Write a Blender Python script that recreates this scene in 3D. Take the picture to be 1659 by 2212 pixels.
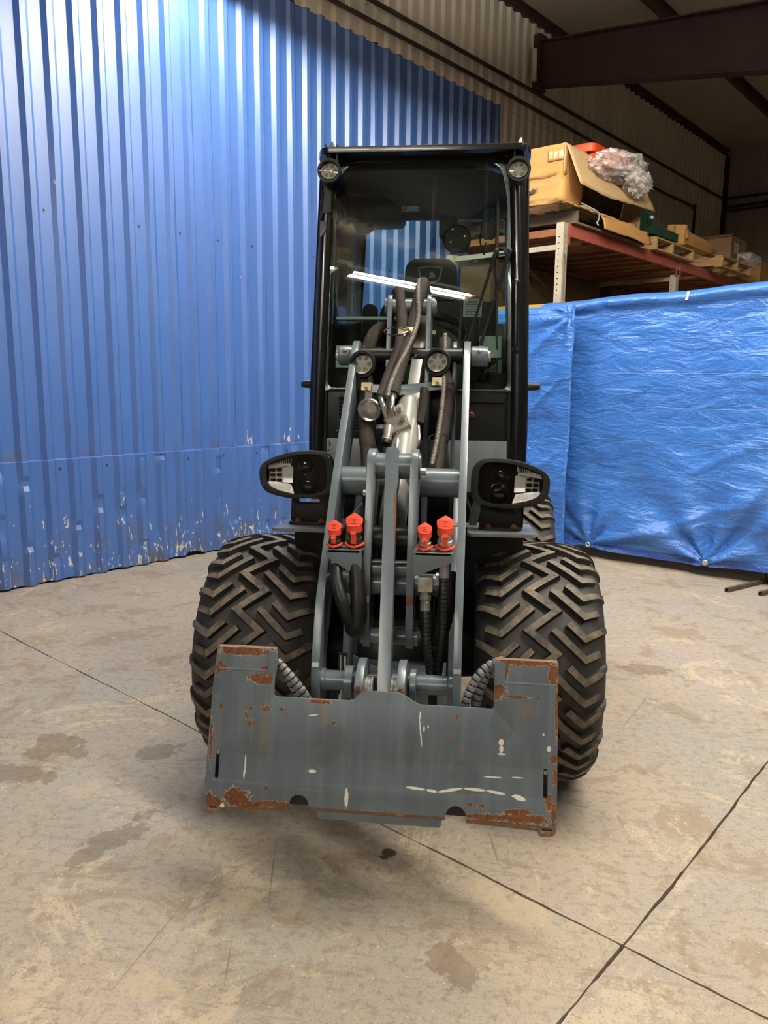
import bpy, bmesh, math, random
from math import pi, sin, cos, tan, radians, sqrt, atan2
from mathutils import Vector, Matrix, Euler, noise
from mathutils.geometry import tessellate_polygon

for _o in list(bpy.data.objects):
    bpy.data.objects.remove(_o)
S = bpy.context.scene
COL = S.collection
random.seed(7)

# ------------------------------------------------------------------ camera, world, exposure
CAM_POS = Vector((0.2, 0.0, 1.42))
PITCH, ROLL, YAW = radians(9.6), radians(0.6), radians(6.2)
cam_data = bpy.data.cameras.new('camera')
cam_data.sensor_fit = 'VERTICAL'
cam_data.sensor_height = 24.0
cam_data.lens = 24.0 * 1660.0 / 2212.0
cam_data.clip_start = 0.02
cam = bpy.data.objects.new('camera', cam_data)
COL.objects.link(cam)
cam.location = CAM_POS
_fw = Vector((-sin(YAW) * cos(PITCH), cos(YAW) * cos(PITCH), -sin(PITCH)))
_rt = Vector((cos(YAW), sin(YAW), 0))
_up = _rt.cross(_fw)
_r2 = _rt * cos(ROLL) + _up * sin(ROLL)
_u2 = _up * cos(ROLL) - _rt * sin(ROLL)
cam.rotation_euler = Matrix((_r2, _u2, -_fw)).transposed().to_euler()
S.camera = cam

world = bpy.data.worlds.new('warehouse air')
S.world = world
world.use_nodes = True
world.node_tree.nodes['Background'].inputs['Color'].default_value = (0.5, 0.47, 0.42, 1)
world.node_tree.nodes['Background'].inputs['Strength'].default_value = 0.02
S.view_settings.view_transform = 'Standard'
S.view_settings.look = 'None'
S.view_settings.gamma = 1.0
S.view_settings.use_curve_mapping = False
S.view_settings.exposure = 0.22
TUBE_STRENGTH = 165.0
TUBE_COLOR = (1.0, 0.94, 0.82)
LIGHT_ROWS = [(3.7, (-3.66,), 'beside the loader cab'), (2.5, (-0.9, 1.7), 'over the loader arms'), (5.0, (-0.9,), 'before the tarps as added fill'), (-4.93, (0.20, 2.55), 'in the farthest row')]  # the fixture before the tarps is added to brighten the rack
try:
    S.cycles.use_denoising = True
    S.cycles.use_adaptive_sampling = True
    S.cycles.adaptive_threshold = 0.1
    S.cycles.adaptive_min_samples = 16
    S.cycles.max_bounces = 7
    S.cycles.diffuse_bounces = 3
    S.cycles.glossy_bounces = 4
    S.cycles.transparent_max_bounces = 12
    S.cycles.caustics_reflective = False
    S.cycles.caustics_refractive = False
    S.cycles.sample_clamp_indirect = 6.0
except Exception:
    pass

# room axes: U runs away from the blue wall, V runs along it (away from the camera)
ANG = radians(34.8)
UAX = Vector((cos(ANG), -sin(ANG), 0))
VAX = Vector((sin(ANG), cos(ANG), 0))
ZAX = Vector((0, 0, 1))
X, Y, Z = Vector((1, 0, 0)), Vector((0, 1, 0)), Vector((0, 0, 1))

# ------------------------------------------------------------------ material helpers
def new_mat(name):
    m = bpy.data.materials.new(name)
    m.use_nodes = True
    nt = m.node_tree
    return m, nt, nt.nodes['Principled BSDF']

def N(nt, t, **kw):
    n = nt.nodes.new(t)
    for k, v in kw.items():
        if k.startswith('i_'):
            n.inputs[k[2:].replace('_', ' ')].default_value = v
        else:
            setattr(n, k, v)
    return n

def rgba(c):
    return (c[0], c[1], c[2], 1.0)

def math_node(nt, op, a, b=None, clamp=False):
    n = N(nt, 'ShaderNodeMath', operation=op, use_clamp=clamp)
    for i, v in enumerate((a, b)):
        if v is None:
            continue
        if isinstance(v, (int, float)):
            n.inputs[i].default_value = v
        else:
            nt.links.new(v, n.inputs[i])
    return n.outputs[0]

def mix_col(nt, fac, a, b, blend='MIX'):
    n = N(nt, 'ShaderNodeMix', data_type='RGBA', blend_type=blend)
    for idx, v in ((0, fac), (6, a), (7, b)):
        if isinstance(v, (int, float)):
            n.inputs[idx].default_value = v
        elif isinstance(v, tuple):
            n.inputs[idx].default_value = rgba(v)
        else:
            nt.links.new(v, n.inputs[idx])
    return n.outputs[2]

def coord(nt, which='Object', scale=(1, 1, 1)):
    tc = N(nt, 'ShaderNodeTexCoord')
    mp = N(nt, 'ShaderNodeMapping')
    mp.inputs['Scale'].default_value = scale
    nt.links.new(tc.outputs[which], mp.inputs['Vector'])
    return mp.outputs['Vector']

def noise_tex(nt, vec, scale, detail=4, rough=0.55, dist=0.0):
    n = N(nt, 'ShaderNodeTexNoise')
    n.inputs['Scale'].default_value = scale
    n.inputs['Detail'].default_value = detail
    n.inputs['Roughness'].default_value = rough
    n.inputs['Distortion'].default_value = dist
    if vec is not None:
        nt.links.new(vec, n.inputs['Vector'])
    return n.outputs['Fac']

def ramp(nt, fac, lo, hi):
    n = N(nt, 'ShaderNodeMapRange', clamp=True)
    n.inputs['From Min'].default_value = lo
    n.inputs['From Max'].default_value = hi
    nt.links.new(fac, n.inputs['Value'])
    return n.outputs['Result']

def bump(nt, height, strength, dist=0.01, normal=None):
    b = N(nt, 'ShaderNodeBump')
    b.inputs['Strength'].default_value = strength
    b.inputs['Distance'].default_value = dist
    nt.links.new(height, b.inputs['Height'])
    if normal is not None:
        nt.links.new(normal, b.inputs['Normal'])
    return b.outputs['Normal']

def paint(name, c, rough=0.5, metal=0.0, c2=None, nscale=6.0, nlo=0.4, nhi=0.65, bscale=None, bstr=0.1, bdist=0.003,
          stretch=(1, 1, 1), coat=0.0, spec=0.5):
    m, nt, p = new_mat(name)
    vec = coord(nt, 'Object', stretch)
    if c2 is None:
        c2 = tuple(x * 0.8 for x in c)
    f = ramp(nt, noise_tex(nt, vec, nscale, 5, 0.6), nlo, nhi)
    nt.links.new(mix_col(nt, f, c, c2), p.inputs['Base Color'])
    p.inputs['Roughness'].default_value = rough
    p.inputs['Metallic'].default_value = metal
    p.inputs['Specular IOR Level'].default_value = spec
    p.inputs['Coat Weight'].default_value = coat
    if bscale:
        nt.links.new(bump(nt, noise_tex(nt, vec, bscale, 3), bstr, bdist), p.inputs['Normal'])
    return m

def emit(name, c, s):
    m, nt, p = new_mat(name)
    p.inputs['Base Color'].default_value = rgba(c)
    p.inputs['Emission Color'].default_value = rgba(c)
    p.inputs['Emission Strength'].default_value = s
    return m

def blob_field(nt, vec, blobs, noise_amt=0.5, nscale=60.0):
    """largest value of (1 - elliptical distance) over blobs (x, z, rx, rz, angle) in the object's own x-z plane, roughened"""
    out = None
    for (x, z, rx, rz, a) in blobs:
        mp = N(nt, 'ShaderNodeMapping', vector_type='TEXTURE')
        mp.inputs['Location'].default_value = (x, 0, z)
        mp.inputs['Rotation'].default_value = (0, a, 0)
        mp.inputs['Scale'].default_value = (rx, 1000.0, rz)
        if out is None:
            nt.links.new(vec, mp.inputs['Vector'])
        else:   # chain the lookups so that the shader evaluates them one after the other
            ch = N(nt, 'ShaderNodeVectorMath', operation='MULTIPLY_ADD')
            nt.links.new(out, ch.inputs[0]); ch.inputs[1].default_value = (1e-9, 1e-9, 1e-9); nt.links.new(vec, ch.inputs[2])
            nt.links.new(ch.outputs[0], mp.inputs['Vector'])
        ln = N(nt, 'ShaderNodeVectorMath', operation='LENGTH')
        nt.links.new(mp.outputs[0], ln.inputs[0])
        v = math_node(nt, 'SUBTRACT', 1.0, ln.outputs['Value'])
        out = v if out is None else math_node(nt, 'MAXIMUM', out, v)
    n = noise_tex(nt, vec, nscale, 4, 0.68)
    n = math_node(nt, 'MULTIPLY', math_node(nt, 'SUBTRACT', n, 0.5), noise_amt * 2)
    return math_node(nt, 'ADD', out, n)

# ------------------------------------------------------------------ mesh helpers
class MB:
    def __init__(self):
        self.v, self.f, self.mi, self.cur = [], [], [], 0
    def add(self, vs, fs):
        o = len(self.v)
        self.v += [Vector(p) for p in vs]
        self.f += [tuple(i + o for i in f) for f in fs]
        self.mi += [self.cur] * len(fs)
        return self
    def box(self, c, s, rot=None):
        c = Vector(c)
        vs = [Vector((dx * s[0] / 2, dy * s[1] / 2, dz * s[2] / 2)) for dx in (-1, 1) for dy in (-1, 1) for dz in (-1, 1)]
        if rot is not None:
            vs = [rot @ p for p in vs]
        return self.add([c + p for p in vs], [(0, 1, 3, 2), (4, 6, 7, 5), (0, 4, 5, 1), (2, 3, 7, 6), (0, 2, 6, 4), (1, 5, 7, 3)])
    def prism(self, poly, O, ea, eb, n, t, holes=()):
        O, ea, eb, n = Vector(O), Vector(ea), Vector(eb), Vector(n)
        loops = [list(poly)] + [list(h) for h in holes]
        flat = [p for l in loops for p in l]
        base = [O + ea * p[0] + eb * p[1] for p in flat]
        top = [b + n * t for b in base]
        tris = tessellate_polygon([[Vector((p[0], p[1], 0)) for p in l] for l in loops])
        k = len(flat)
        fs = [tuple(t_) for t_ in tris] + [tuple(i + k for i in reversed(t_)) for t_ in tris]
        o = 0
        for l in loops:
            m = len(l)
            for i in range(m):
                a, b = o + i, o + (i + 1) % m
                fs.append((a, b, b + k, a + k))
            o += m
        return self.add(base + top, fs)
    def tube(self, pts, r, n=10, cap=True, rib=0.0, ribn=0):
        pts = [Vector(p) for p in pts]
        rs = r if isinstance(r, (list, tuple)) else [r] * len(pts)
        T = []
        for i in range(len(pts)):
            d = pts[min(i + 1, len(pts) - 1)] - pts[max(i - 1, 0)]
            T.append(d.normalized() if d.length > 1e-9 else Z)
        ref = X if abs(T[0].x) < 0.8 else Y
        nrm = T[0].cross(ref).normalized()
        vs, fs = [], []
        for i, p in enumerate(pts):
            nrm = (nrm - T[i] * nrm.dot(T[i]))
            nrm = nrm.normalized() if nrm.length > 1e-6 else T[i].orthogonal().normalized()
            b = T[i].cross(nrm)
            for k in range(n):
                a = 2 * pi * k / n
                vs.append(p + (nrm * cos(a) + b * sin(a)) * rs[i])
        for i in range(len(pts) - 1):
            for k in range(n):
                a, b_ = i * n + k, i * n + (k + 1) % n
                fs.append((a, b_, b_ + n, a + n))
        if cap:
            fs.append(tuple(reversed(range(n))))
            fs.append(tuple((len(pts) - 1) * n + k for k in range(n)))
        return self.add(vs, fs)
    def cyl(self, p0, p1, r, n=20, r2=None):
        return self.tube([p0, p1], [r, r if r2 is None else r2], n)
    def lathe(self, prof, O, ax, n=24, caps=True):
        """prof: list of (distance along ax, radius)"""
        O, ax = Vector(O), Vector(ax).normalized()
        e1 = ax.orthogonal().normalized()
        e2 = ax.cross(e1)
        vs, fs = [], []
        for (h, r) in prof:
            for k in range(n):
                a = 2 * pi * k / n
                vs.append(O + ax * h + (e1 * cos(a) + e2 * sin(a)) * max(r, 1e-4))
        for i in range(len(prof) - 1):
            for k in range(n):
                a, b = i * n + k, i * n + (k + 1) % n
                fs.append((a, b, b + n, a + n))
        if caps:
            fs.append(tuple(reversed(range(n))))
            fs.append(tuple((len(prof) - 1) * n + k for k in range(n)))
        return self.add(vs, fs)
    def sphere(self, c, r, nu=12, nv=8, sc=(1, 1, 1)):
        c = Vector(c)
        vs = [c + Vector((0, 0, -r * sc[2]))]
        for j in range(1, nv):
            t = -pi / 2 + pi * j / nv
            for i in range(nu):
                a = 2 * pi * i / nu
                vs.append(c + Vector((r * sc[0] * cos(t) * cos(a), r * sc[1] * cos(t) * sin(a), r * sc[2] * sin(t))))
        vs.append(c + Vector((0, 0, r * sc[2])))
        fs = []
        for i in range(nu):
            fs.append((0, 1 + (i + 1) % nu, 1 + i))
        for j in range(nv - 2):
            for i in range(nu):
                a = 1 + j * nu + i
                b = 1 + j * nu + (i + 1) % nu
                fs.append((a, b, b + nu, a + nu))
        l = len(vs) - 1
        for i in range(nu):
            fs.append((l, 1 + (nv - 2) * nu + i, 1 + (nv - 2) * nu + (i + 1) % nu))
        return self.add(vs, fs)
    def grid(self, fn, nu, nv, thick=None):
        """fn(i/nu, j/nv) -> point"""
        vs = [Vector(fn(i / nu, j / nv)) for j in range(nv + 1) for i in range(nu + 1)]
        fs = []
        for j in range(nv):
            for i in range(nu):
                a = j * (nu + 1) + i
                fs.append((a, a + 1, a + nu + 2, a + nu + 1))
        return self.add(vs, fs)

def smooth_path(pts, sub=6):
    pts = [Vector(p) for p in pts]
    if len(pts) < 3:
        return pts
    out = []
    P = [pts[0] * 2 - pts[1]] + pts + [pts[-1] * 2 - pts[-2]]
    for i in range(1, len(P) - 2):
        p0, p1, p2, p3 = P[i - 1], P[i], P[i + 1], P[i + 2]
        for k in range(sub):
            t = k / sub
            out.append(0.5 * ((2 * p1) + (p2 - p0) * t + (2 * p0 - 5 * p1 + 4 * p2 - p3) * t * t + (3 * p1 - p0 - 3 * p2 + p3) * t ** 3))
    out.append(pts[-1])
    return out

def ribbed(pts, r, period=0.016, depth=0.14, groove=0.22):
    """resample a path so that its radius drops into a narrow groove once per period; returns points, radii, groove flags"""
    pts = smooth_path(pts, 10)
    L = [0.0]
    for a, b in zip(pts, pts[1:]):
        L.append(L[-1] + (b - a).length)
    def at_(d):
        k = 0
        while k < len(L) - 2 and L[k + 1] < d: k += 1
        t = (d - L[k]) / max(1e-9, L[k + 1] - L[k])
        return pts[k].lerp(pts[k + 1], min(1.0, t))
    out, rs, fl = [], [], []
    n = max(2, int(L[-1] / period))
    for k in range(n):
        for f, rr, g in ((0.0, r * 0.97, 0), ((1 - groove) * 0.5, r, 0), (1 - groove, r * 0.97, 1), (1 - groove * 0.8, r * (1 - depth), 1), (1 - groove * 0.2, r * (1 - depth), 1)):
            out.append(at_(L[-1] * (k + f) / n)); rs.append(rr); fl.append(g)
    out.append(pts[-1]); rs.append(r); fl.append(0)
    return out, rs, fl

def rrect(x0, z0, x1, z1, r, n=5):
    pts = []
    for cx, cz, a0 in ((x1 - r, z0 + r, -pi / 2), (x1 - r, z1 - r, 0), (x0 + r, z1 - r, pi / 2), (x0 + r, z0 + r, pi)):
        for k in range(n + 1):
            a = a0 + pi / 2 * k / n
            pts.append((cx + r * cos(a), cz + r * sin(a)))
    return pts

def circ(cx, cz, r, n=20, a0=0.0):
    return [(cx + r * cos(a0 + 2 * pi * k / n), cz + r * sin(a0 + 2 * pi * k / n)) for k in range(n)]

def round_poly(pts, r, n=4):
    """round the corners of a polygon; r may be one radius or one per corner"""
    out = []
    m = len(pts)
    for i in range(m):
        p0, p, p1 = Vector(pts[i - 1]), Vector(pts[i]), Vector(pts[(i + 1) % m])
        rr = r[i] if isinstance(r, (list, tuple)) else r
        if rr <= 0:
            out.append(tuple(p)); continue
        a, b = (p0 - p), (p1 - p)
        d = min(rr, a.length * 0.48, b.length * 0.48)
        q0, q1 = p + a.normalized() * d, p + b.normalized() * d
        for k in range(n + 1):
            t = k / n
            out.append(tuple((1 - t) ** 2 * q0 + 2 * t * (1 - t) * p + t * t * q1))
    return out

ORG = {}
def build(name, mb, mat, parent=None, room=False, bevel=0.0, smooth=35, kind=None, seg=2, merge=True):
    """link one mesh object; vertices are given in world (or room) axes, the origin goes to the middle of the mesh"""
    me = bpy.data.meshes.new(name)
    lo = Vector((min(p.x for p in mb.v), min(p.y for p in mb.v), min(p.z for p in mb.v)))
    hi = Vector((max(p.x for p in mb.v), max(p.y for p in mb.v), max(p.z for p in mb.v)))
    c = (lo + hi) / 2
    if parent is None:
        c.z = lo.z
    me.from_pydata([p - c for p in mb.v], [], mb.f)
    for m in (mat if isinstance(mat, (list, tuple)) else [mat]):
        me.materials.append(m)
    if any(mb.mi):
        me.polygons.foreach_set('material_index', mb.mi)
    bm = bmesh.new()
    bm.from_mesh(me)
    if merge:
        bmesh.ops.remove_doubles(bm, verts=bm.verts, dist=1e-5)
        bmesh.ops.recalc_face_normals(bm, faces=bm.faces)
    if bevel > 0:
        es = [e for e in bm.edges if len(e.link_faces) == 2 and e.calc_face_angle(0) > 0.6]
        if es:
            bmesh.ops.bevel(bm, geom=es, offset=bevel, segments=seg, affect='EDGES', profile=0.6, clamp_overlap=True)
    bm.to_mesh(me)
    bm.free()
    if smooth:
        me.shade_smooth()
        me.set_sharp_from_angle(angle=radians(smooth))
    o = bpy.data.objects.new(name, me)
    COL.objects.link(o)
    place(o, c, parent, room)
    if kind:
        o['kind'] = kind
    return o

def place(o, c, parent=None, room=False):
    c = Vector(c)
    ORG[o.name] = c
    if parent is not None:
        o.parent = parent
        o.location = c - ORG[parent.name]
    elif room:
        o.location = UAX * c.x + VAX * c.y + Z * c.z
        o.rotation_euler = (0, 0, -ANG)
    else:
        o.location = c

def thing(name, c, label=None, cat=None, group=None, room=False, kind=None):
    o = bpy.data.objects.new(name, None)
    o.empty_display_size = 0.1
    COL.objects.link(o)
    place(o, c, None, room)
    tag(o, label, cat, group, kind)
    return o

def tag(o, label=None, cat=None, group=None, kind=None):
    if label: o['label'] = label
    if cat: o['category'] = cat
    if group: o['group'] = group
    if kind: o['kind'] = kind
    return o

def copy_tree(o, parent=None):
    c = o.copy()
    COL.objects.link(c)
    if parent is not None:
        c.parent = parent
    ORG[c.name] = ORG.get(o.name, Vector())
    for ch in list(o.children):
        copy_tree(ch, c)
    return c

# ------------------------------------------------------------------ materials
def floor_material():
    m, nt, p = new_mat('worn warehouse concrete')
    g = N(nt, 'ShaderNodeNewGeometry')
    vec = g.outputs['Position']
    big = noise_tex(nt, vec, 1.1, 5, 0.6, 0.3)
    mid = noise_tex(nt, vec, 3.3, 6, 0.74, 0.6)
    fine = noise_tex(nt, vec, 30, 4, 0.78)
    grit = noise_tex(nt, vec, 150, 2, 0.7)
    peel = noise_tex(nt, vec, 2.1, 7, 0.78, 0.9)
    worn = noise_tex(nt, vec, 4.6, 6, 0.80, 0.5)
    c = mix_col(nt, ramp(nt, big, 0.38, 0.62), (0.43, 0.355, 0.262), (0.37, 0.338, 0.29))
    c = mix_col(nt, math_node(nt, 'MULTIPLY', ramp(nt, mid, 0.54, 0.58), 0.65), c, (0.30, 0.225, 0.15))
    c = mix_col(nt, math_node(nt, 'MULTIPLY', ramp(nt, peel, 0.56, 0.585), 0.75), c, (0.54, 0.45, 0.32))
    c = mix_col(nt, math_node(nt, 'MULTIPLY', ramp(nt, worn, 0.56, 0.60), 0.55), c, (0.36, 0.325, 0.275))
    c = mix_col(nt, math_node(nt, 'MULTIPLY', ramp(nt, fine, 0.51, 0.62), 0.55), c, (0.24, 0.185, 0.13))
    c = mix_col(nt, math_node(nt, 'MULTIPLY', ramp(nt, grit, 0.56, 0.68), 0.5), c, (0.14, 0.11, 0.08))
    c = mix_col(nt, math_node(nt, 'MULTIPLY', ramp(nt, noise_tex(nt, vec, 75, 1, 0.6), 0.70, 0.74), 0.6), c, (0.72, 0.62, 0.46))
    # scuffs and hairline scratches: noise drawn out along several directions
    for rot, sc_, th, amt, col_ in ((0.9, (1.2, 9.0, 1.0), 0.60, 0.25, (0.16, 0.125, 0.09)), (0.35, (1.0, 40.0, 1.0), 0.665, 0.35, (0.15, 0.115, 0.08)),
                                    (-0.8, (1.3, 46.0, 1.0), 0.67, 0.35, (0.14, 0.11, 0.08)), (1.9, (1.1, 52.0, 1.0), 0.68, 0.35, (0.62, 0.52, 0.38))):
        sv = N(nt, 'ShaderNodeMapping')
        sv.inputs['Scale'].default_value = sc_
        sv.inputs['Rotation'].default_value = (0, 0, rot)
        nt.links.new(vec, sv.inputs['Vector'])
        sc = noise_tex(nt, sv.outputs[0], 3.4, 3, 0.6, 0.25)
        c = mix_col(nt, math_node(nt, 'MULTIPLY', ramp(nt, sc, th, th + 0.05), amt), c, col_)
    # stains with a shape of their own
    sw = N(nt, 'ShaderNodeCombineXYZ')
    sp = N(nt, 'ShaderNodeSeparateXYZ')
    nt.links.new(vec, sp.inputs[0])
    nt.links.new(sp.outputs[0], sw.inputs[0])
    nt.links.new(sp.outputs[1], sw.inputs[2])
    v2 = sw.outputs[0]
    stains = FLOOR_STAINS_DARK
    f = blob_field(nt, v2, stains, 1.5, 9.0)
    c = mix_col(nt, math_node(nt, 'MULTIPLY', ramp(nt, f, 0.30, 0.42), 0.55), c, (0.145, 0.10, 0.062))
    f = blob_field(nt, v2, FLOOR_STAINS_PALE, 1.5, 9.0)
    c = mix_col(nt, math_node(nt, 'MULTIPLY', ramp(nt, f, 0.32, 0.40), 0.4), c, (0.52, 0.42, 0.27))
    f = blob_field(nt, v2, FLOOR_CRACKS, 0.15, 30.0)
    c = mix_col(nt, math_node(nt, 'MULTIPLY', ramp(nt, f, 0.1, 0.8), 0.6), c, (0.12, 0.09, 0.065))
    f = blob_field(nt, v2, FLOOR_STAINS_BLACK, 0.5, 30.0)
    c = mix_col(nt, math_node(nt, 'MULTIPLY', ramp(nt, f, 0.3, 0.4), 0.9), c, (0.06, 0.03, 0.015))
    nt.links.new(c, p.inputs['Base Color'])
    r = math_node(nt, 'ADD', math_node(nt, 'MULTIPLY', mid, 0.35), 0.36)
    nt.links.new(r, p.inputs['Roughness'])
    p.inputs['Specular IOR Level'].default_value = 0.35
    h = fine
    nt.links.new(bump(nt, h, 0.2, 0.005), p.inputs['Normal'])
    return m

def seg(x0, z0, x1, z1, w):
    return ((x0 + x1) / 2, (z0 + z1) / 2, sqrt((x1 - x0) ** 2 + (z1 - z0) ** 2) / 2, w, -atan2(z1 - z0, x1 - x0))

FLOOR_STAINS_DARK = [(-0.87, 2.12, 0.10, 0.15, 0.6), (-0.92, 2.0, 0.06, 0.10, 0.3), (-1.38, 2.66, 0.20, 0.14, 0.2),
                     (-0.96, 2.66, 0.12, 0.10, 0.0), (-1.42, 2.45, 0.25, 0.08, 0.3), (1.12, 3.83, 0.18, 0.10, 0.2), (0.2, 1.7, 0.10, 0.08, 0.5)]
FLOOR_STAINS_PALE = [(-1.12, 2.365, 0.11, 0.09, 0.4), (-0.8, 1.46, 0.10, 0.05, 0.2), (0.37, 1.93, 0.14, 0.10, 0.3),
                     (-0.33, 1.84, 0.2, 0.06, 0.2), (-0.52, 1.54, 0.12, 0.07, 0.0), (0.29, 1.98, 0.08, 0.07, 0.0)]
FLOOR_STAINS_BLACK = [(-0.006, 2.135, 0.035, 0.03, 0.2), (-0.02, 2.11, 0.02, 0.015, 0.2)]
FLOOR_CRACKS = [seg(-0.523, 1.941, -0.617, 1.42, 0.004), seg(-0.374, 2.218, -0.299, 1.793, 0.005), seg(0.335, 2.069, 0.293, 2.329, 0.006),
                seg(-0.332, 1.523, -0.375, 1.75, 0.004), seg(0.808, 2.993, 1.134, 3.62, 0.004), seg(-0.374, 2.218, -0.42, 2.5, 0.004)]

M = {}
M['concrete'] = floor_material()
M['joint_dirt'] = paint('dirt in the floor joints', (0.07, 0.055, 0.04), 0.95, nscale=40)

def corrugated_mat(name, c, c2, rough, chips):
    m, nt, p = new_mat(name)
    g = N(nt, 'ShaderNodeNewGeometry')
    pos = g.outputs['Position']
    sp = N(nt, 'ShaderNodeSeparateXYZ')
    nt.links.new(pos, sp.inputs[0])
    z = sp.outputs[2]
    cc = mix_col(nt, ramp(nt, noise_tex(nt, pos, 1.3, 4, 0.6), 0.35, 0.7), c, c2)
    if chips:
        mp = N(nt, 'ShaderNodeMapping')
        mp.inputs['Scale'].default_value = (1.0, 1.0, 0.35)
        nt.links.new(pos, mp.inputs['Vector'])
        v = mp.outputs[0]
        # grime towards the foot of the sheets and along the lap at 0.86 m
        grime = noise_tex(nt, pos, 4.5, 6, 0.65)
        foot = ramp(nt, z, 0.42, 0.0)
        lap = math_node(nt, 'MULTIPLY', ramp(nt, z, 0.86, 0.875), ramp(nt, z, 0.95, 0.88))
        gf = math_node(nt, 'MULTIPLY', ramp(nt, grime, 0.46, 0.66), math_node(nt, 'MAXIMUM', math_node(nt, 'MULTIPLY', foot, 1.6), math_node(nt, 'MULTIPLY', lap, 0.9)), clamp=True)
        cc = mix_col(nt, math_node(nt, 'MULTIPLY', gf, 0.75), cc, (0.12, 0.11, 0.115))
        # chipped paint showing white metal
        ch = noise_tex(nt, v, 34, 3, 0.6, 0.8)
        zone = noise_tex(nt, v, 5.0, 3, 0.5)
        low = ramp(nt, z, 0.72, 0.12)
        t = math_node(nt, 'ADD', math_node(nt, 'MULTIPLY', low, 0.17), math_node(nt, 'MULTIPLY', zone, 0.25))
        ch1 = ramp(nt, math_node(nt, 'ADD', ch, t), 0.905, 0.92)
        ch1 = math_node(nt, 'MULTIPLY', ch1, ramp(nt, z, 0.8, 0.7))
        # a row of bigger scrapes just above the lap
        row = math_node(nt, 'MULTIPLY', ramp(nt, z, 0.86, 0.885), ramp(nt, z, 1.08, 0.93))
        dv = N(nt, 'ShaderNodeVectorMath', operation='DOT_PRODUCT')
        nt.links.new(pos, dv.inputs[0])
        dv.inputs[1].default_value = VAX
        right = ramp(nt, dv.outputs['Value'], 3.3, 5.0)
        ch2 = noise_tex(nt, v, 13, 4, 0.6, 0.3)
        ch2 = ramp(nt, math_node(nt, 'ADD', ch2, math_node(nt, 'MULTIPLY', math_node(nt, 'MULTIPLY', row, right), 0.24)), 0.76, 0.77)
        cc = mix_col(nt, math_node(nt, 'MAXIMUM', ch1, ch2), cc, (0.72, 0.70, 0.60))
    nt.links.new(cc, p.inputs['Base Color'])
    rr = math_node(nt, 'ADD', math_node(nt, 'MULTIPLY', noise_tex(nt, pos, 2.0, 3), 0.12), rough - 0.06)
    nt.links.new(rr, p.inputs['Roughness'])
    p.inputs['IOR'].default_value = 1.75
    p.inputs['Coat Weight'].default_value = 0.5 if chips else 0.0
    p.inputs['Coat Roughness'].default_value = 0.42
    mp = N(nt, 'ShaderNodeMapping')
    mp.inputs['Scale'].default_value = (1, 1, 0.3)
    nt.links.new(pos, mp.inputs['Vector'])
    b1 = bump(nt, noise_tex(nt, mp.outputs[0], 3.5, 3, 0.5), 0.16, 0.03)
    nt.links.new(bump(nt, noise_tex(nt, pos, 300, 2), 0.03, 0.001, b1), p.inputs['Normal'])
    return m

M['blue_sheet'] = corrugated_mat('blue painted steel siding', (0.054, 0.150, 0.465), (0.060, 0.166, 0.50), 0.44, True)
M['grey_sheet'] = corrugated_mat('bare galvanised steel siding', (0.80, 0.74, 0.62), (0.72, 0.66, 0.55), 0.42, False)
M['dull_sheet'] = paint('dull warehouse sheeting', (0.46, 0.42, 0.35), 0.6, c2=(0.38, 0.35, 0.29), nscale=1.2)
M['far_dark'] = paint('dark far sheeting', (0.07, 0.062, 0.055), 0.7, nscale=1.5)
M['ceiling'] = paint('vinyl faced ceiling insulation', (0.55, 0.48, 0.38), 0.7, c2=(0.47, 0.41, 0.33), nscale=0.8, bscale=2.0, bstr=0.2, bdist=0.05)
M['oxide_steel'] = paint('red oxide primed steel', (0.065, 0.026, 0.022), 0.55, c2=(0.05, 0.022, 0.02), nscale=3)
M['dark_steel'] = paint('dark brown steel', (0.045, 0.035, 0.03), 0.5, c2=(0.03, 0.025, 0.02), nscale=8)
M['screw'] = paint('weathered screw heads', (0.16, 0.17, 0.18), 0.4, 0.7)
M['white_enamel'] = paint('white enamelled reflector', (0.82, 0.82, 0.80), 0.4, nscale=2)
M['tube_glow'] = emit('lit fluorescent tube', TUBE_COLOR, TUBE_STRENGTH)

# ------------------------------------------------------------------ floor: slabs with ragged sawn joints
floor = thing('floor', (0, 0, 0), None, None, room=True, kind='structure')
_fb = MB().box((4.4, 3.5, -0.06), (19.6, 25.6, 0.04))
build('joint_base', _fb, M['joint_dirt'], floor, True, smooth=0, merge=False)

def ragged(a, b, fixed, axis, off, amp, seed, lo=None, hi=None, step=0.035):
    """edge of a slab along one joint, running from a to b"""
    n = max(2, int(abs(b - a) / step))
    n = min(n, 260)
    pts = []
    for k in range(n + 1):
        t = a + (b - a) * k / n
        w = noise.noise(Vector((t * 9.0, seed * 7.3, 0.3))) * amp + noise.noise(Vector((t * 38.0, seed * 3.1, 1.3))) * amp * 0.6
        w += noise.noise(Vector((t * 0.8, fixed * 3, 9.0))) * 0.012
        d = fixed + off + w
        pts.append((t, d) if axis == 'u' else (d, t))
    return pts

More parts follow.
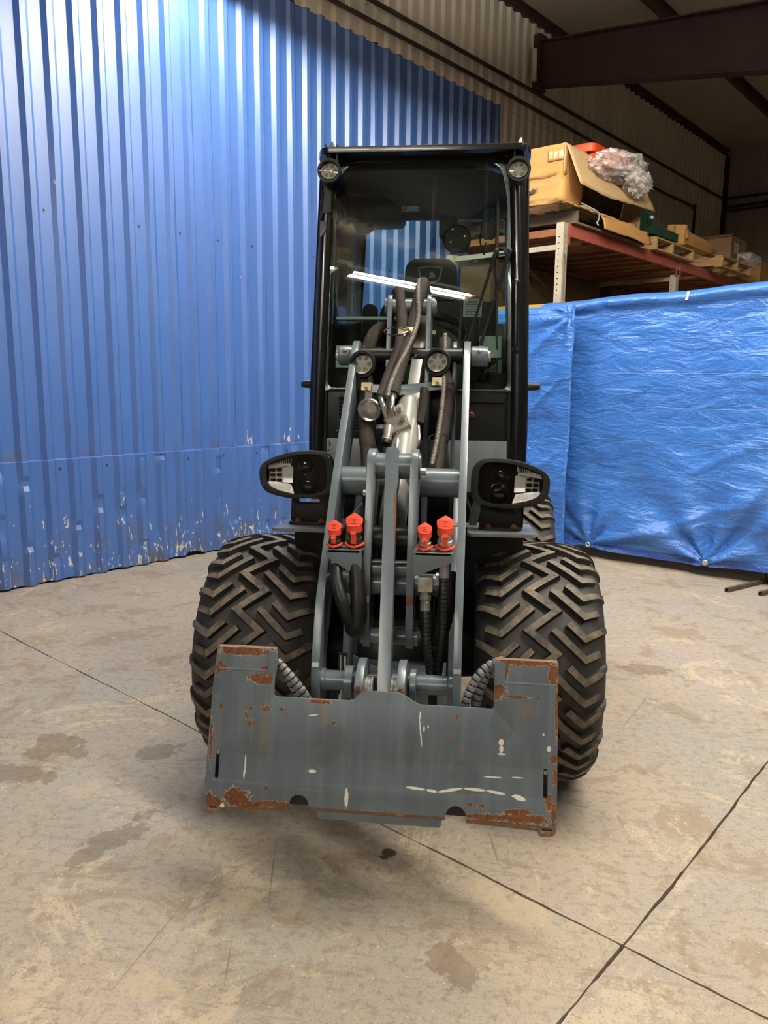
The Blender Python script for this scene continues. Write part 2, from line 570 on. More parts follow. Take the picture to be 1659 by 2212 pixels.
UJ = [-5.07, -0.52, 4.2, 14.0]
VJ = [-9.0, -2.9, 1.853, 6.6, 16.0]
def slab(i, j):
    u0, u1, v0, v1 = UJ[i], UJ[i + 1], VJ[j], VJ[j + 1]
    g = 0.0035
    near = lambda c: 0.004 if c in (-0.52, 1.853) else 0.002
    b = ragged(u0 + g, u1 - g, v0, 'u', g if j else 0, near(v0), 1 + j)
    r = ragged(v0 + g, v1 - g, u1, 'v', -g if i < 2 else 0, near(u1), 12 + i)
    t = ragged(u1 - g, u0 + g, v1, 'u', -g if j < 3 else 0, near(v1), 21 + j)
    l = ragged(v1 - g, v0 + g, u0, 'v', g if i else 0, near(u0), 33 + i)
    poly = b[:-1] + r[:-1] + t[:-1] + l[:-1]
    mb = MB().prism(poly, (0, 0, 0), X, Y, -Z, 0.035)
    build('slab', mb, M['concrete'], floor, True, smooth=0)
for i in range(3):
    for j in range(4):
        slab(i, j)

# ------------------------------------------------------------------ left wall: ribbed siding sheets
WU = -5.07
PITCHR = 0.176
def rib_profile(v0, v1):
    out = []
    k0 = math.floor((v0 - 2.54) / PITCHR) - 1
    k = k0
    while True:
        b = 2.54 + k * PITCHR
        if b > v1: break
        for d, h in ((0.0, 0.0), (0.028, 0.032), (0.066, 0.032), (0.094, 0.0), (0.132, 0.0)):
            v = b + d
            if v0 < v < v1:
                out.append((v, h, k))
        k += 1
    def hat(v):
        d = (v - 2.54) % PITCHR
        return 0.032 * max(0, min(1, d / 0.028, (0.094 - d) / 0.028)) if d < 0.094 else 0.0
    return [(v0, hat(v0), k0)] + out + [(v1, hat(v1), k)]

def sheet(name, v0, v1, z0, z1, mat, parent, dents=False):
    pr = rib_profile(v0, v1)
    if dents:
        zs = [0.0 + 0.035 * i for i in range(25)] + [0.862, 0.868, 0.90, 0.96, 1.1, 1.5, 2.0, 2.5, 3.0, 3.6, z1]
    else:
        zs = [z0, z1]
    def pt(v, h, k, z):
        u = WU + h
        if dents:
            if z < 0.864:
                u += 0.010 + 0.006 * noise.noise(Vector((v * 3, z * 3, 4)))
            elif z < 1.0:
                u += -0.004 + 0.016 * noise.noise(Vector((v * 7, 2.2, 8))) * (1.0 - z) / 0.14
            if h > 0.02 and z < 0.85:
                d = noise.noise(Vector((k * 5.17, z * 9.0, 2.0)))
                if d > 0.26:
                    u -= min(0.016, (d - 0.26) * 0.12)
            elif h > 0.02:
                d = noise.noise(Vector((k * 3.77, z * 3.0, 7.0)))
                if d > 0.35: u -= min(0.014, (d - 0.35) * 0.12)
            if z < 0.02:
                u += 0.012 * noise.noise(Vector((v * 9, 0, 5)))
                z = z + 0.012 + 0.012 * noise.noise(Vector((v * 6, 3, 5)))
                if 3.62 < v < 3.85: z += 0.03 * (1 - abs(v - 3.735) / 0.115)
        return (u, v, z)
    mb = MB()
    n = len(pr)
    vs = [pt(v, h, k, z) for z in zs for (v, h, k) in pr]
    fs = [(j * n + i, j * n + i + 1, (j + 1) * n + i + 1, (j + 1) * n + i) for j in range(len(zs) - 1) for i in range(n - 1)]
    mb.add(vs, fs)
    return build(name, mb, mat, parent, True, smooth=20, merge=False)

wall_left = thing('wall_left', (WU, 3.0, 0), room=True, kind='structure')
edges = [-9.0, -4.0, -0.1, 0.78, 1.66, 2.54, 3.42, 4.30, 5.18, 6.06, 6.94, 7.82, 8.084]
for a, b in zip(edges, edges[1:]):
    sheet('siding_sheet', a, b, 0, 4.54, M['blue_sheet'], wall_left, dents=(a > 1.0))
e2 = [8.084 + 0.88 * i for i in range(9)] + [16.0]
for a, b in zip(e2, e2[1:]):
    sheet('siding_sheet', a, b, 0, 4.54, M['grey_sheet'], wall_left)
e3 = [-9.0, -4.0] + [-0.1 + 0.88 * i for i in range(19)]
for a, b in zip(e3, e3[1:] ):
    sheet('siding_sheet', a, b, 4.542, 5.75, M['grey_sheet'], wall_left)
_b = MB().box((WU - 0.05, 3.5, 2.9), (0.04, 25.2, 5.9))
build('backing', _b, M['dark_steel'], wall_left, True, smooth=0, merge=False)
# screw heads in rows
sm = MB().lathe([(0, 0.011), (0.004, 0.011), (0.004, 0.007), (0.010, 0.006)], (WU, 3, 2), X, 8)
s0 = build('screw', sm, M['screw'], wall_left, True, smooth=0)
for zz in (2.525, 0.80):
    for k in range(16):
        v = 2.665 + 0.352 * k
        if (k * 7 + int(zz)) % 5 == 4: continue
        c = s0.copy(); COL.objects.link(c)
        c.location = Vector((WU + (0.012 if zz < 1 else 0.002), v, zz)) - ORG['wall_left']
s0.location = Vector((WU + 0.002, 2.313, 2.53)) - ORG['wall_left']

# other walls
def plain_wall(name, u0, u1, v0, v1, h, mat, ribs, axis):
    w = thing(name, ((u0 + u1) / 2, (v0 + v1) / 2, 0), room=True, kind='structure')
    n = max(1, int((abs(u1 - u0) + abs(v1 - v0)) / ribs))
    for k in range(n):
        a, b = k / n, (k + 1) / n
        mb = MB()
        if axis == 'u':
            ua, ub = u0 + (u1 - u0) * a, u0 + (u1 - u0) * b
            s = 1 if v0 > 0 else -1
            mb.box(((ua + ub) / 2, v0 + 0.02 * s, h / 2), (ub - ua - 0.002, 0.04, h))
            mb.box((ub - 0.012, v0 - 0.006 * s, h / 2), (0.024, 0.03, h))
        else:
            va, vb = v0 + (v1 - v0) * a, v0 + (v1 - v0) * b
            mb.box((u0 + 0.02, (va + vb) / 2, h / 2), (0.04, vb - va - 0.002, h))
        build('wall_sheet', mb, mat, w, True, smooth=0, merge=False)
    return w
plain_wall('wall_back', -5.07, 14.0, 15.75, 15.75, 5.75, M['dull_sheet'], 0.30, 'u')
plain_wall('wall_right', 14.0, 14.0, -9.0, 16.0, 5.75, M['far_dark'], 3.0, 'v')
plain_wall('wall_front', -5.07, 14.0, -9.0, -9.0, 5.75, M['far_dark'], 3.0, 'u')

# sloping ceiling of insulated sheets
CSL = -0.10
ceiling = thing('ceiling', (4.4, 3.5, 4.8), room=True, kind='structure')
def cz(u): return 5.72 + CSL * (u + 5.07)
for k in range(12):
    v0 = -9.0 + 25.0 * k / 12
    v1 = v0 + 25.0 / 12
    mb = MB()
    for (ua, ub) in ((-5.12, 14.1),):
        a, b, c, d = (ua, v0, cz(ua)), (ub, v0, cz(ub)), (ub, v1 - 0.012, cz(ub)), (ua, v1 - 0.012, cz(ua))
        up = Vector((0, 0, 0.05))
        mb.add([Vector(p) for p in (a, b, c, d)] + [Vector(p) + up for p in (a, b, c, d)],
               [(0, 1, 2, 3), (7, 6, 5, 4), (0, 4, 5, 1), (1, 5, 6, 2), (2, 6, 7, 3), (3, 7, 4, 0)])
    build('ceiling_sheet', mb, M['ceiling'], ceiling, True, smooth=0, merge=False)
mb = MB().box((4.4, 3.5, 5.9), (20, 26, 0.04))
build('roof_deck', mb, M['dark_steel'], ceiling, True, smooth=0, merge=False)

# steel roof beam with flanges, end plate and bolts; purlins above it
beam = thing('roof_beam', (-2.0, 8.8, 4.4), 'dark red steel roof beam running out from the blue and grey wall under the ceiling', 'beam', room=True)
def beam_pt(u, top):  # tapered, sloping down away from the wall
    return (5.40 - 0.112 * (u + 5.0)) if top else (4.945 - 0.170 * (u + 5.0))
def bar(mb, u0, u1, zf0, zf1, v, t):
    pts = [(u0, zf0(u0)), (u1, zf0(u1)), (u1, zf1(u1)), (u0, zf1(u0))]
    mb.prism(pts, (0, v, 0), X, Z, Y, t)
mb = MB(); bar(mb, -4.98, 6.0, lambda u: beam_pt(u, 0), lambda u: beam_pt(u, 1), 8.80, 0.014)
build('web', mb, M['oxide_steel'], beam, True, smooth=0)
mb = MB(); bar(mb, -4.98, 6.0, lambda u: beam_pt(u, 0) - 0.018, lambda u: beam_pt(u, 0), 8.72, 0.17)
build('flange', mb, M['oxide_steel'], beam, True, smooth=0, bevel=0.002)
mb = MB(); bar(mb, -4.98, 6.0, lambda u: beam_pt(u, 1), lambda u: beam_pt(u, 1) + 0.018, 8.72, 0.17)
build('flange', mb, M['oxide_steel'], beam, True, smooth=0, bevel=0.002)
mb = MB().box((-4.99, 8.805, 5.17), (0.025, 0.20, 0.58))
build('end_plate', mb, M['oxide_steel'], beam, True, smooth=0, bevel=0.003)
for dz in (-0.12, 0.0, 0.12):
    mb = MB().cyl((-4.90, 8.80, 5.17 + dz), (-4.90, 8.785, 5.17 + dz), 0.014, 6)
    build('bolt', mb, M['oxide_steel'], beam, True, smooth=0)
mb = MB().box((-4.995, 8.8, 5.18), (0.09, 0.17, 0.62)); build('wall_bracket', mb, M['oxide_steel'], beam, True, smooth=0, bevel=0.004)
mb = MB().tube([(-4.99, 8.66, 5.3), (-4.99, 8.66, 4.95)], 0.035, 12); build('pipe_sleeve', mb, M['grey_sheet'], beam, True)

for k, u in enumerate((-3.65, -1.6, 0.5, 2.6)):
    pn = ['nearest the wall', 'second from the wall', 'third from the wall', 'farthest from the wall'][k]
    mb = MB()
    zc = cz(u)
    mb.prism([(-0.03, 0), (0.03, 0), (0.03, -0.012), (-0.018, -0.012), (-0.018, -0.14), (0.03, -0.14), (0.03, -0.152), (-0.03, -0.152)],
             (u, -8.9, zc - 0.005), X, Z, Y, 24.6)
    tag(build('roof_purlin', mb, M['oxide_steel'], None, True, smooth=0), 'dark steel purlin under the ceiling, ' + pn, 'purlin', 'roof purlins')
mb = MB().prism([(0, 0), (0.09, -0.005), (0.09, -0.02), (0.050, -0.02), (0.050, -0.10), (0, -0.10)], (WU, -8.9, 5.715), X, Z, Y, 24.6)
tag(build('trim_1', mb, M['oxide_steel'], None, True, smooth=0), kind='structure')
mb = MB().box((WU + 0.06, 15.66, 2.8), (0.07, 0.09, 5.6)); tag(build('trim_2', mb, M['oxide_steel'], None, True, smooth=0), kind='structure')

# conduits on the wall
def conduit(path, r, label):
    mb = MB().tube(smooth_path(path, 6), r, 10)
    o = build('wall_conduit', mb, M['dark_steel'], None, True)
    ORG[o.name] = Vector(ORG[o.name])
    return tag(o, label, 'pipe', 'dark conduits along the wall')
ku = WU + 0.055
conduit([(ku, 1.0, 4.86), (ku, 8.0, 4.86), (ku, 15.6, 4.84)], 0.021, 'upper dark conduit running the length of the grey wall')
conduit([(ku, 1.0, 4.68), (ku, 8.0, 4.68), (ku, 11.6, 4.60), (ku, 12.3, 4.46), (ku, 13.9, 4.46), (ku, 14.18, 4.42), (ku, 14.22, 4.2), (ku, 14.22, 1.0)], 0.021,
        'lower dark conduit that turns down the grey wall near the far corner')
for zz, lb in ((4.84, 'topmost dark pipe across the far wall'), (4.69, 'middle dark pipe across the far wall'), (4.62, 'lowest dark pipe across the far wall')):
    conduit([(-5.0, 15.64, zz), (0, 15.64, zz), (10, 15.64, zz)], 0.024, lb)

# ------------------------------------------------------------------ strip lights (light the room, one added for the rack, farthest row mirrored in the windscreen)
def strip_light(u, v, z, label):
    t = thing('strip_light', (u, v, z + 0.1), label, 'lamp', 'twin tube strip lights', room=True)
    L = 2.40 if v > -4 else 2.10
    mb = MB()
    for s in (-1, 1):   # two sloping wings; the slots beside the ballast box let a little light up to the roof
        mb.prism([(s * 0.20, 0.0), (s * 0.105, 0.075), (s * 0.105, 0.081), (s * 0.204, 0.0)], (u - L / 2, v, z), Y, Z, X, L)
    for s in (-1, 1):
        mb.prism([(-0.20, 0.0), (0.20, 0.0), (0.10, 0.08), (-0.10, 0.08)], (u + s * L / 2 - 0.004, v, z), Y, Z, X, 0.008)
    build('reflector', mb, M['white_enamel'], t, True, smooth=0)
    mb = MB().box((u, v, z + 0.11), (L, 0.09, 0.055)); build('ballast_box', mb, M['white_enamel'], t, True, smooth=0)
    for s in (-1, 1):
        mb = MB().tube([(u - L / 2 + 0.03, v + s * 0.085, z + 0.028), (u + L / 2 - 0.03, v + s * 0.085, z + 0.028)], 0.019, 8)
        build('tube', mb, M['tube_glow'], t, True)
    zt = cz(u)
    for s in (-1, 1):
        mb = MB().tube([(u + s * 0.9, v, z + 0.13), (u + s * 0.9, v, zt)], 0.004, 6)
        build('hanger', mb, M['dark_steel'], t, True)
for v, us, nm in LIGHT_ROWS:
    for k, u in enumerate(us):
        strip_light(u, v, 4.36 if u < 3.0 else 4.25, 'white twin tube strip light hanging %s, %s' % (nm, ['nearest the blue wall', 'second from the blue wall', 'third from the blue wall', 'fourth from the blue wall'][k]))

# ------------------------------------------------------------------ storage side: tarps, racking, pallets, boxes
def tarp_material(name, c):
    m, nt, p = new_mat(name)
    vec = coord(nt, 'Object')
    n1 = noise_tex(nt, vec, 2.2, 5, 0.6)
    c1 = mix_col(nt, ramp(nt, n1, 0.35, 0.7), c, tuple(x * 1.25 for x in c))
    nt.links.new(c1, p.inputs['Base Color'])
    p.inputs['Roughness'].default_value = 0.30
    p.inputs['Specular IOR Level'].default_value = 0.6
    mp = N(nt, 'ShaderNodeMapping'); mp.inputs['Scale'].default_value = (0.55, 1, 1.5); mp.inputs['Rotation'].default_value = (0, 0.5, 0)
    nt.links.new(vec, mp.inputs['Vector'])
    a = noise_tex(nt, mp.outputs[0], 6.5, 4, 0.6, 0.45)
    b = noise_tex(nt, vec, 34, 4, 0.6, 0.4)
    w = noise_tex(nt, vec, 420, 1)
    sp = N(nt, 'ShaderNodeSeparateXYZ'); nt.links.new(vec, sp.inputs[0])
    cr = None
    for out, per in ((sp.outputs[0], 0.335), (sp.outputs[2], 0.26)):
        f = math_node(nt, 'ABSOLUTE', math_node(nt, 'SUBTRACT', math_node(nt, 'FRACT', math_node(nt, 'DIVIDE', out, per)), 0.5))
        f = ramp(nt, f, 0.012, 0.0)
        cr = f if cr is None else math_node(nt, 'MAXIMUM', cr, f)
    n_ = bump(nt, a, 0.5, 0.07)
    n_ = bump(nt, b, 0.28, 0.010, n_)
    n_ = bump(nt, cr, 0.5, 0.006, n_)
    n_ = bump(nt, w, 0.15, 0.001, n_)
    nt.links.new(n_, p.inputs['Normal'])
    return m
M['tarp'] = tarp_material('woven blue tarpaulin', (0.045, 0.16, 0.50))
M['tarp_hem'] = tarp_material('doubled blue tarpaulin hem', (0.03, 0.075, 0.30))
M['eyelet'] = paint('eyelet metal', (0.7, 0.68, 0.62), 0.35, 0.6)

def card_material(name, c):
    m, nt, p = new_mat(name)
    vec = coord(nt, 'Object')
    f = ramp(nt, noise_tex(nt, vec, 3.0, 6, 0.6, 0.3), 0.4, 0.7)
    cc = mix_col(nt, f, c, tuple(x * 0.86 for x in c))
    cc = mix_col(nt, math_node(nt, 'MULTIPLY', ramp(nt, noise_tex(nt, vec, 9, 5, 0.7), 0.62, 0.72), 0.35), cc, tuple(x * 0.55 for x in c))
    nt.links.new(cc, p.inputs['Base Color'])
    p.inputs['Roughness'].default_value = 0.75
    p.inputs['Specular IOR Level'].default_value = 0.25
    mp = N(nt, 'ShaderNodeMapping'); mp.inputs['Scale'].default_value = (1, 1, 4); nt.links.new(vec, mp.inputs['Vector'])
    nt.links.new(bump(nt, noise_tex(nt, mp.outputs[0], 5, 4, 0.6), 0.35, 0.02), p.inputs['Normal'])
    return m
M['card'] = card_material('brown cardboard', (0.60, 0.325, 0.11))
M['card_light'] = card_material('pale inner cardboard', (0.56, 0.38, 0.20))
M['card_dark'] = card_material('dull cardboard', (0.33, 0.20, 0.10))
M['card_shade'] = card_material('cardboard darkened as shade', (0.10, 0.058, 0.028))  # cardboard with the shade of the rack painted in
def wood_material(name, c, c2):
    m, nt, p = new_mat(name)
    vec = coord(nt, 'Object', (1.5, 14, 14))
    f = noise_tex(nt, vec, 3.0, 6, 0.6, 0.4)
    nt.links.new(mix_col(nt, ramp(nt, f, 0.35, 0.7), c, c2), p.inputs['Base Color'])
    p.inputs['Roughness'].default_value = 0.75
    nt.links.new(bump(nt, f, 0.2, 0.004), p.inputs['Normal'])
    return m
M['wood'] = wood_material('sawn pallet wood', (0.52, 0.34, 0.15), (0.36, 0.21, 0.085))
M['wood_grey'] = wood_material('weathered pallet wood', (0.24, 0.17, 0.10), (0.14, 0.095, 0.055))
M['wood_orange'] = wood_material('orange shelf timber', (0.36, 0.15, 0.05), (0.24, 0.09, 0.03))
M['rack_cream'] = paint('cream rack enamel', (0.50, 0.44, 0.33), 0.45, c2=(0.40, 0.34, 0.25), nscale=8)
M['rack_red'] = paint('faded red rack enamel', (0.42, 0.105, 0.075), 0.5, c2=(0.30, 0.07, 0.05), nscale=4, nlo=0.45, nhi=0.75)
M['black_hole'] = paint('dark recess', (0.01, 0.01, 0.01), 0.9)
M['green_steel'] = paint('dark green sheet steel', (0.02, 0.07, 0.045), 0.45, c2=(0.015, 0.05, 0.035), nscale=4)
M['paper'] = paint('white paper label', (0.75, 0.73, 0.68), 0.7, nscale=30)
M['orange_plastic'] = paint('orange plastic', (0.80, 0.09, 0.015), 0.4, c2=(0.7, 0.07, 0.012))
M['tape'] = paint('shiny packing tape', (0.55, 0.34, 0.13), 0.15, c2=(0.5, 0.3, 0.11))

def plastic_wrap(name, c, mixf):
    m, nt, p = new_mat(name)
    vec = coord(nt, 'Object')
    p.inputs['Base Color'].default_value = rgba(c)
    p.inputs['Roughness'].default_value = 0.22
    n1 = noise_tex(nt, vec, 6.5, 4, 0.5, 1.6)
    nb = bump(nt, n1, 0.9, 0.05)
    nt.links.new(nb, p.inputs['Normal'])
    tr = N(nt, 'ShaderNodeBsdfTransparent')
    mx = N(nt, 'ShaderNodeMixShader')
    f = math_node(nt, 'ADD', math_node(nt, 'MULTIPLY', ramp(nt, n1, 0.40, 0.62), 0.5), mixf)
    nt.links.new(f, mx.inputs[0])
    nt.links.new(tr.outputs[0], mx.inputs[1]); nt.links.new(p.outputs[0], mx.inputs[2])
    nt.links.new(mx.outputs[0], nt.nodes['Material Output'].inputs['Surface'])
    return m
M['wrap'] = plastic_wrap('crinkled clear plastic', (0.86, 0.80, 0.76), 0.34)

def fold(u, z, gu, gz, k, ph, amp, reach):
    du, dz = u - gu, z - gz
    r = sqrt(du * du + dz * dz)
    a = atan2(dz, du)
    return amp * sin(k * a + ph) * min(1, r / 0.12) * math.exp(-r / reach)

def tarp_sheet(name, u0, u1, zt, zb, vpl, mat, parent, seed, grom, roll, ridges=()):
    nu, nv = 150, 120
    def fn(a, b):
        u = u0 + (u1 - u0) * a
        top, bot = zt(u), zb(u)
        z = bot + (top - bot) * b
        v = vpl
        v += 0.022 * noise.noise(Vector((u * 1.4, z * 1.1, seed))) + 0.010 * noise.noise(Vector((u * 4 + z * 2.5, z * 5 - u * 2, seed + 3)))
        for (gu, gz, k, ph, amp, reach) in grom:
            v += fold(u, z, gu, gz, k, ph, amp, reach)
        for (gu, gz, ang, amp, wid) in ridges:
            du, dz = u - gu, z - gz
            al, pe = du * cos(ang) + dz * sin(ang), -du * sin(ang) + dz * cos(ang)
            if al > 0:
                w_ = wid * (0.35 + al)
                v -= amp * math.exp(-(pe / w_) ** 2) * (1 - math.exp(-al / 0.12)) * math.exp(-al / 1.6)
        if roll:
            d = top - z
            if d < roll:
                t = d / roll
                v -= 0.045 * max(0.0, sin(pi * t)) ** 0.8 + 0.012 * noise.noise(Vector((u * 9, z * 14, 1)))
                if t < 0.35: v += (0.35 - t) * 0.22
        else:
            d = top - z
            if d < 0.03: v += (0.03 - d) * 1.0
        return (u, v, z)
    mb = MB().grid(fn, nu, nv)
    return build(name, mb, mat, parent, True, smooth=80, merge=False)

def ring(c, R, r, n=16, k=6, ax='y'):
    pts = []
    for i in range(n + 1):
        a = 2 * pi * i / n
        pts.append(Vector(c) + Vector((R * cos(a), 0, R * sin(a))))
    return MB().tube(pts, r, k, cap=False)

big = thing('blue_tarp', (-1.9, 5.95, 0.1), 'wide blue tarp hanging like a curtain beside the loader, folded over a rail', 'tarp', 'hanging blue tarps', room=True)
tzt = lambda u: 2.085 + 0.028 * (u + 3.2) + 0.006 * sin(u * 7)
tzb = lambda u: 0.072 + 0.012 * (u + 2.95) + 0.010 * sin(u * 4.2 + 0.6)
G = [(-2.655, 0.11, 9, 0.4, 0.030, 0.45), (-1.70, 0.10, 8, 1.2, 0.040, 0.8), (-0.9, 0.15, 7, 0.3, 0.04, 0.8), (-0.7, 1.3, 6, 0.3, 0.03, 0.6)]
tarp_sheet('sheet', -3.18, -0.30, tzt, tzb, 5.95, M['tarp'], big, 2.0, G, 0.11, [(-2.655, 0.11, 0.30, 0.050, 0.055), (-2.655, 0.11, 2.15, 0.035, 0.06), (-1.70, 0.10, 0.72, 0.045, 0.06), (-1.70, 0.10, 1.05, 0.025, 0.04), (-2.0, 0.35, 0.42, 0.03, 0.06), (-1.9, 0.75, 0.50, 0.02, 0.05)])
def hem(a, b):
    u = -3.0 + 2.7 * a
    z = tzb(u) - 0.002 + 0.055 * b
    v = 5.95 + 0.022 * noise.noise(Vector((u * 1.4, z * 1.1, 2.0))) + 0.010 * noise.noise(Vector((u * 4 + z * 2.5, z * 5 - u * 2, 5.0)))
    for g in G: v += fold(u, z, *g)
    return (u, v - 0.004, z)
build('hem', MB().grid(hem, 80, 2), M['tarp_hem'], big, True, smooth=80, merge=False)
for gu, gz in ((-2.648, 0.112), (-1.70, 0.112)):
    build('eyelet', ring((gu, 5.925, gz), 0.016, 0.006), M['eyelet'], big, True)
build('rail_end', MB().tube([(-1.70, 5.915, 0.112), (-1.70, 5.99, 0.112)], 0.017, 12), M['rack_cream'], big, True)
tag(build('paper_scrap', MB().grid(lambda a, b: (-1.985 + 0.022 * a + 0.012 * b, 5.90 - 0.008 * sin(3 * a), 2.03 + 0.06 * b), 2, 3), M['paper'], None, True), 'small white scrap caught on the wide blue tarp', 'scrap')

small = thing('blue_tarp', (-3.1, 5.75, 0.1), 'narrow blue tarp hanging in front of the wide one just right of the cab', 'tarp', 'hanging blue tarps', room=True)
szt = lambda u: 2.035 + 0.004 * (u + 2.8)
szb = lambda u: 0.10
def sfn_edge(u): return u
tarp_sheet('sheet', -3.75, -2.80, szt, szb, 5.76, M['tarp'], small, 9.0, [(-3.7, 0.9, 7, 0.3, 0.03, 0.7), (-2.83, 1.95, 9, 0.5, 0.02, 0.4)], 0, [(-2.85, 1.95, 3.9, 0.025, 0.05), (-2.83, 1.5, 3.9, 0.02, 0.04), (-2.83, 0.9, 3.8, 0.02, 0.05)])
def sedge(a, b):
    z = 0.10 + 1.93 * b
    vv = 5.76 + 0.022 * noise.noise(Vector((-2.80 * 1.4, z * 1.1, 9.0))) + 0.010 * noise.noise(Vector((-2.80 * 4 + z * 2.5, z * 5 + 2.80 * 2, 12.0)))
    for g in [(-3.7, 0.9, 7, 0.3, 0.03, 0.7), (-2.83, 1.95, 9, 0.5, 0.02, 0.4)]: vv += fold(-2.80, z, *g)
    t = a * 2 - 1
    return (-2.80 + 0.012 * (1 - t * t), vv - 0.002 + 0.03 * a, z)
build('folded_edge', MB().grid(sedge, 6, 60), M['tarp'], small, True, smooth=80, merge=False)

stand = thing('tarp_stand', (-1.36, 5.9, 0), 'rusty square tube stand with feet on the floor under the wide tarp', 'stand', room=True)
M['rusty_tube'] = paint('rusty square tube', (0.13, 0.095, 0.06), 0.6, 0.3, c2=(0.07, 0.05, 0.035), nscale=20)
def sq_tube(mb, p0, p1, w, t=0.003):
    p0, p1 = Vector(p0), Vector(p1)
    d = (p1 - p0); L = d.length; d.normalize()
    s = d.cross(Z) if abs(d.z) < 0.9 else X.copy()
    s.normalize(); q = s.cross(d)
    o = [(-w / 2, -w / 2), (w / 2, -w / 2), (w / 2, w / 2), (-w / 2, w / 2)]
    i = [(a * (1 - 2 * t / w), b * (1 - 2 * t / w)) for a, b in o]
    mb.prism(o, p0, s, q, d, L, [i])
    return mb
for p0, p1 in (((-1.437, 5.60, 0.015), (-1.27, 6.22, 0.015)), ((-1.235, 5.665, 0.015), (-1.06, 6.30, 0.015))):
    build('foot', sq_tube(MB(), p0, p1, 0.028), M['rusty_tube'], stand, True, smooth=0)
for p in ((-1.325, 6.07), (-1.125, 6.10)):
    build('post', sq_tube(MB(), (p[0], p[1], 0.03), (p[0], p[1], 2.03), 0.032), M['rusty_tube'], stand, True, smooth=0)
build('rail', MB().tube([(-3.15, 5.99, 2.055), (-0.3, 5.99, 2.10)], 0.022, 10), M['rusty_tube'], stand, True)
build('rail', MB().tube([(-3.3, 6.0, 0.12), (-0.3, 6.0, 0.12)], 0.016, 10), M['rusty_tube'], stand, True)
ybeam = MB().box((-3.35, 6.12, 2.065), (0.9, 0.05, 0.05))
tag(build('timber_rail', ybeam, paint('yellow timber rail', (0.55, 0.36, 0.06), 0.6), None, True, smooth=0, bevel=0.003), 'yellow timber rail just showing above the narrow tarp', 'rail')

# --- racking
rack = thing('pallet_rack', (-3.85, 9.2, 0), 'cream and red pallet rack behind the blue tarps along the grey wall', 'rack', room=True)
RF, RB = -3.30, -4.50
def upright(u, v, h, holes):
    mb = MB()
    w, d, t = 0.075, 0.075, 0.003
    # flange facing the camera with round holes, web facing the aisle with keyhole slots
    hs = [circ(0.0, 0.06 + 0.0508 * k * 1.0, 0.0065, 8) for k in range(int((h - 0.1) / 0.0508))] if holes else []
    hs = [[(p[0] + 0.008 - 0.018, p[1]) for p in l] for l in hs if l[0][1] > 1.9]
    mb.prism([(-w / 2, 0), (w / 2, 0), (w / 2, h), (-w / 2, h)], (u - w / 2 + 0.0, v, 0), X, Z, Y, t, hs)
    ks = []
    if holes:
        for k in range(int((h - 0.1) / 0.0508)):
            z = 0.06 + 0.0508 * k
            if z < 1.9: continue
            for s in (-1, 1):
                cx = d / 2 + s * 0.014
                ks.append([(cx - 0.004, z - 0.014), (cx + 0.004, z - 0.014), (cx + 0.006, z + 0.004), (cx + 0.006, z + 0.012), (cx, z + 0.016), (cx - 0.006, z + 0.012), (cx - 0.006, z + 0.004)])
    mb.prism([(0, 0), (d, 0), (d, h), (0, h)], (u, v, 0), Y, Z, -X, t, ks)
    mb.prism([(-w / 2, 0), (w / 2, 0), (w / 2, h), (-w / 2, h)], (u - w / 2, v + d - t, 0), X, Z, Y, t)
    return build('upright', mb, M['rack_cream'], rack, True, smooth=0, merge=False)
RV = [6.47, 9.13, 11.79, 14.45]
for k, v in enumerate(RV):
    upright(RF, v, 2.822 if k == 0 else 2.66, k < 2)
    upright(RB, v, 2.66, False)
    for zz in (0.3, 1.2, 2.62):
        build('brace', MB().box(((RF + RB) / 2 - 0.03, v + 0.04, zz), (RF - RB - 0.07, 0.03, 0.045)), M['rack_cream'], rack, True, smooth=0)
    mb = MB().tube([(RB, v + 0.04, 0.35), (RF - 0.05, v + 0.04, 1.15)], 0.018, 6); build('brace', mb, M['rack_cream'], rack, True, smooth=0)
for k in range(3):
    v0, v1 = RV[k] + 0.078, RV[k + 1] - 0.003
    for u in (RF, RB):
        for z in (2.715, 1.2):
            mb = MB().prism([(-0.045, 0), (0, 0), (0, 0.108), (-0.018, 0.108), (-0.018, 0.085), (-0.045, 0.085)], (u, v0, z), X, Z, Y, v1 - v0)
            build('beam', mb, M['rack_red'], rack, True, smooth=0)
            if u == RF and z > 2:
                for ve in (v0, v1 - 0.035):
                    mb = MB().prism([(0, -0.075), (0.035, -0.075), (0.035, 0.107), (0, 0.107)], (u + 0.001, ve, z), Y, Z, X, 0.004)
                    build('beam_connector', mb, M['rack_red'], rack, True, smooth=0)
                    for q in range(4):
                        mb = MB().box((u + 0.006, ve + 0.017, z - 0.05 + 0.045 * q), (0.006, 0.009, 0.022)); build('rivet', mb, M['rack_red'], rack, True, smooth=0)
    for q in range(9):
        v = v0 + 0.03 + (v1 - v0 - 0.15) * q / 8
        mb = MB().box(((RF + RB) / 2 - 0.005, v + 0.045, 2.766), (RF - RB - 0.06, 0.09, 0.062))
        build('deck_board', mb, M['wood_orange'], rack, True, smooth=0)
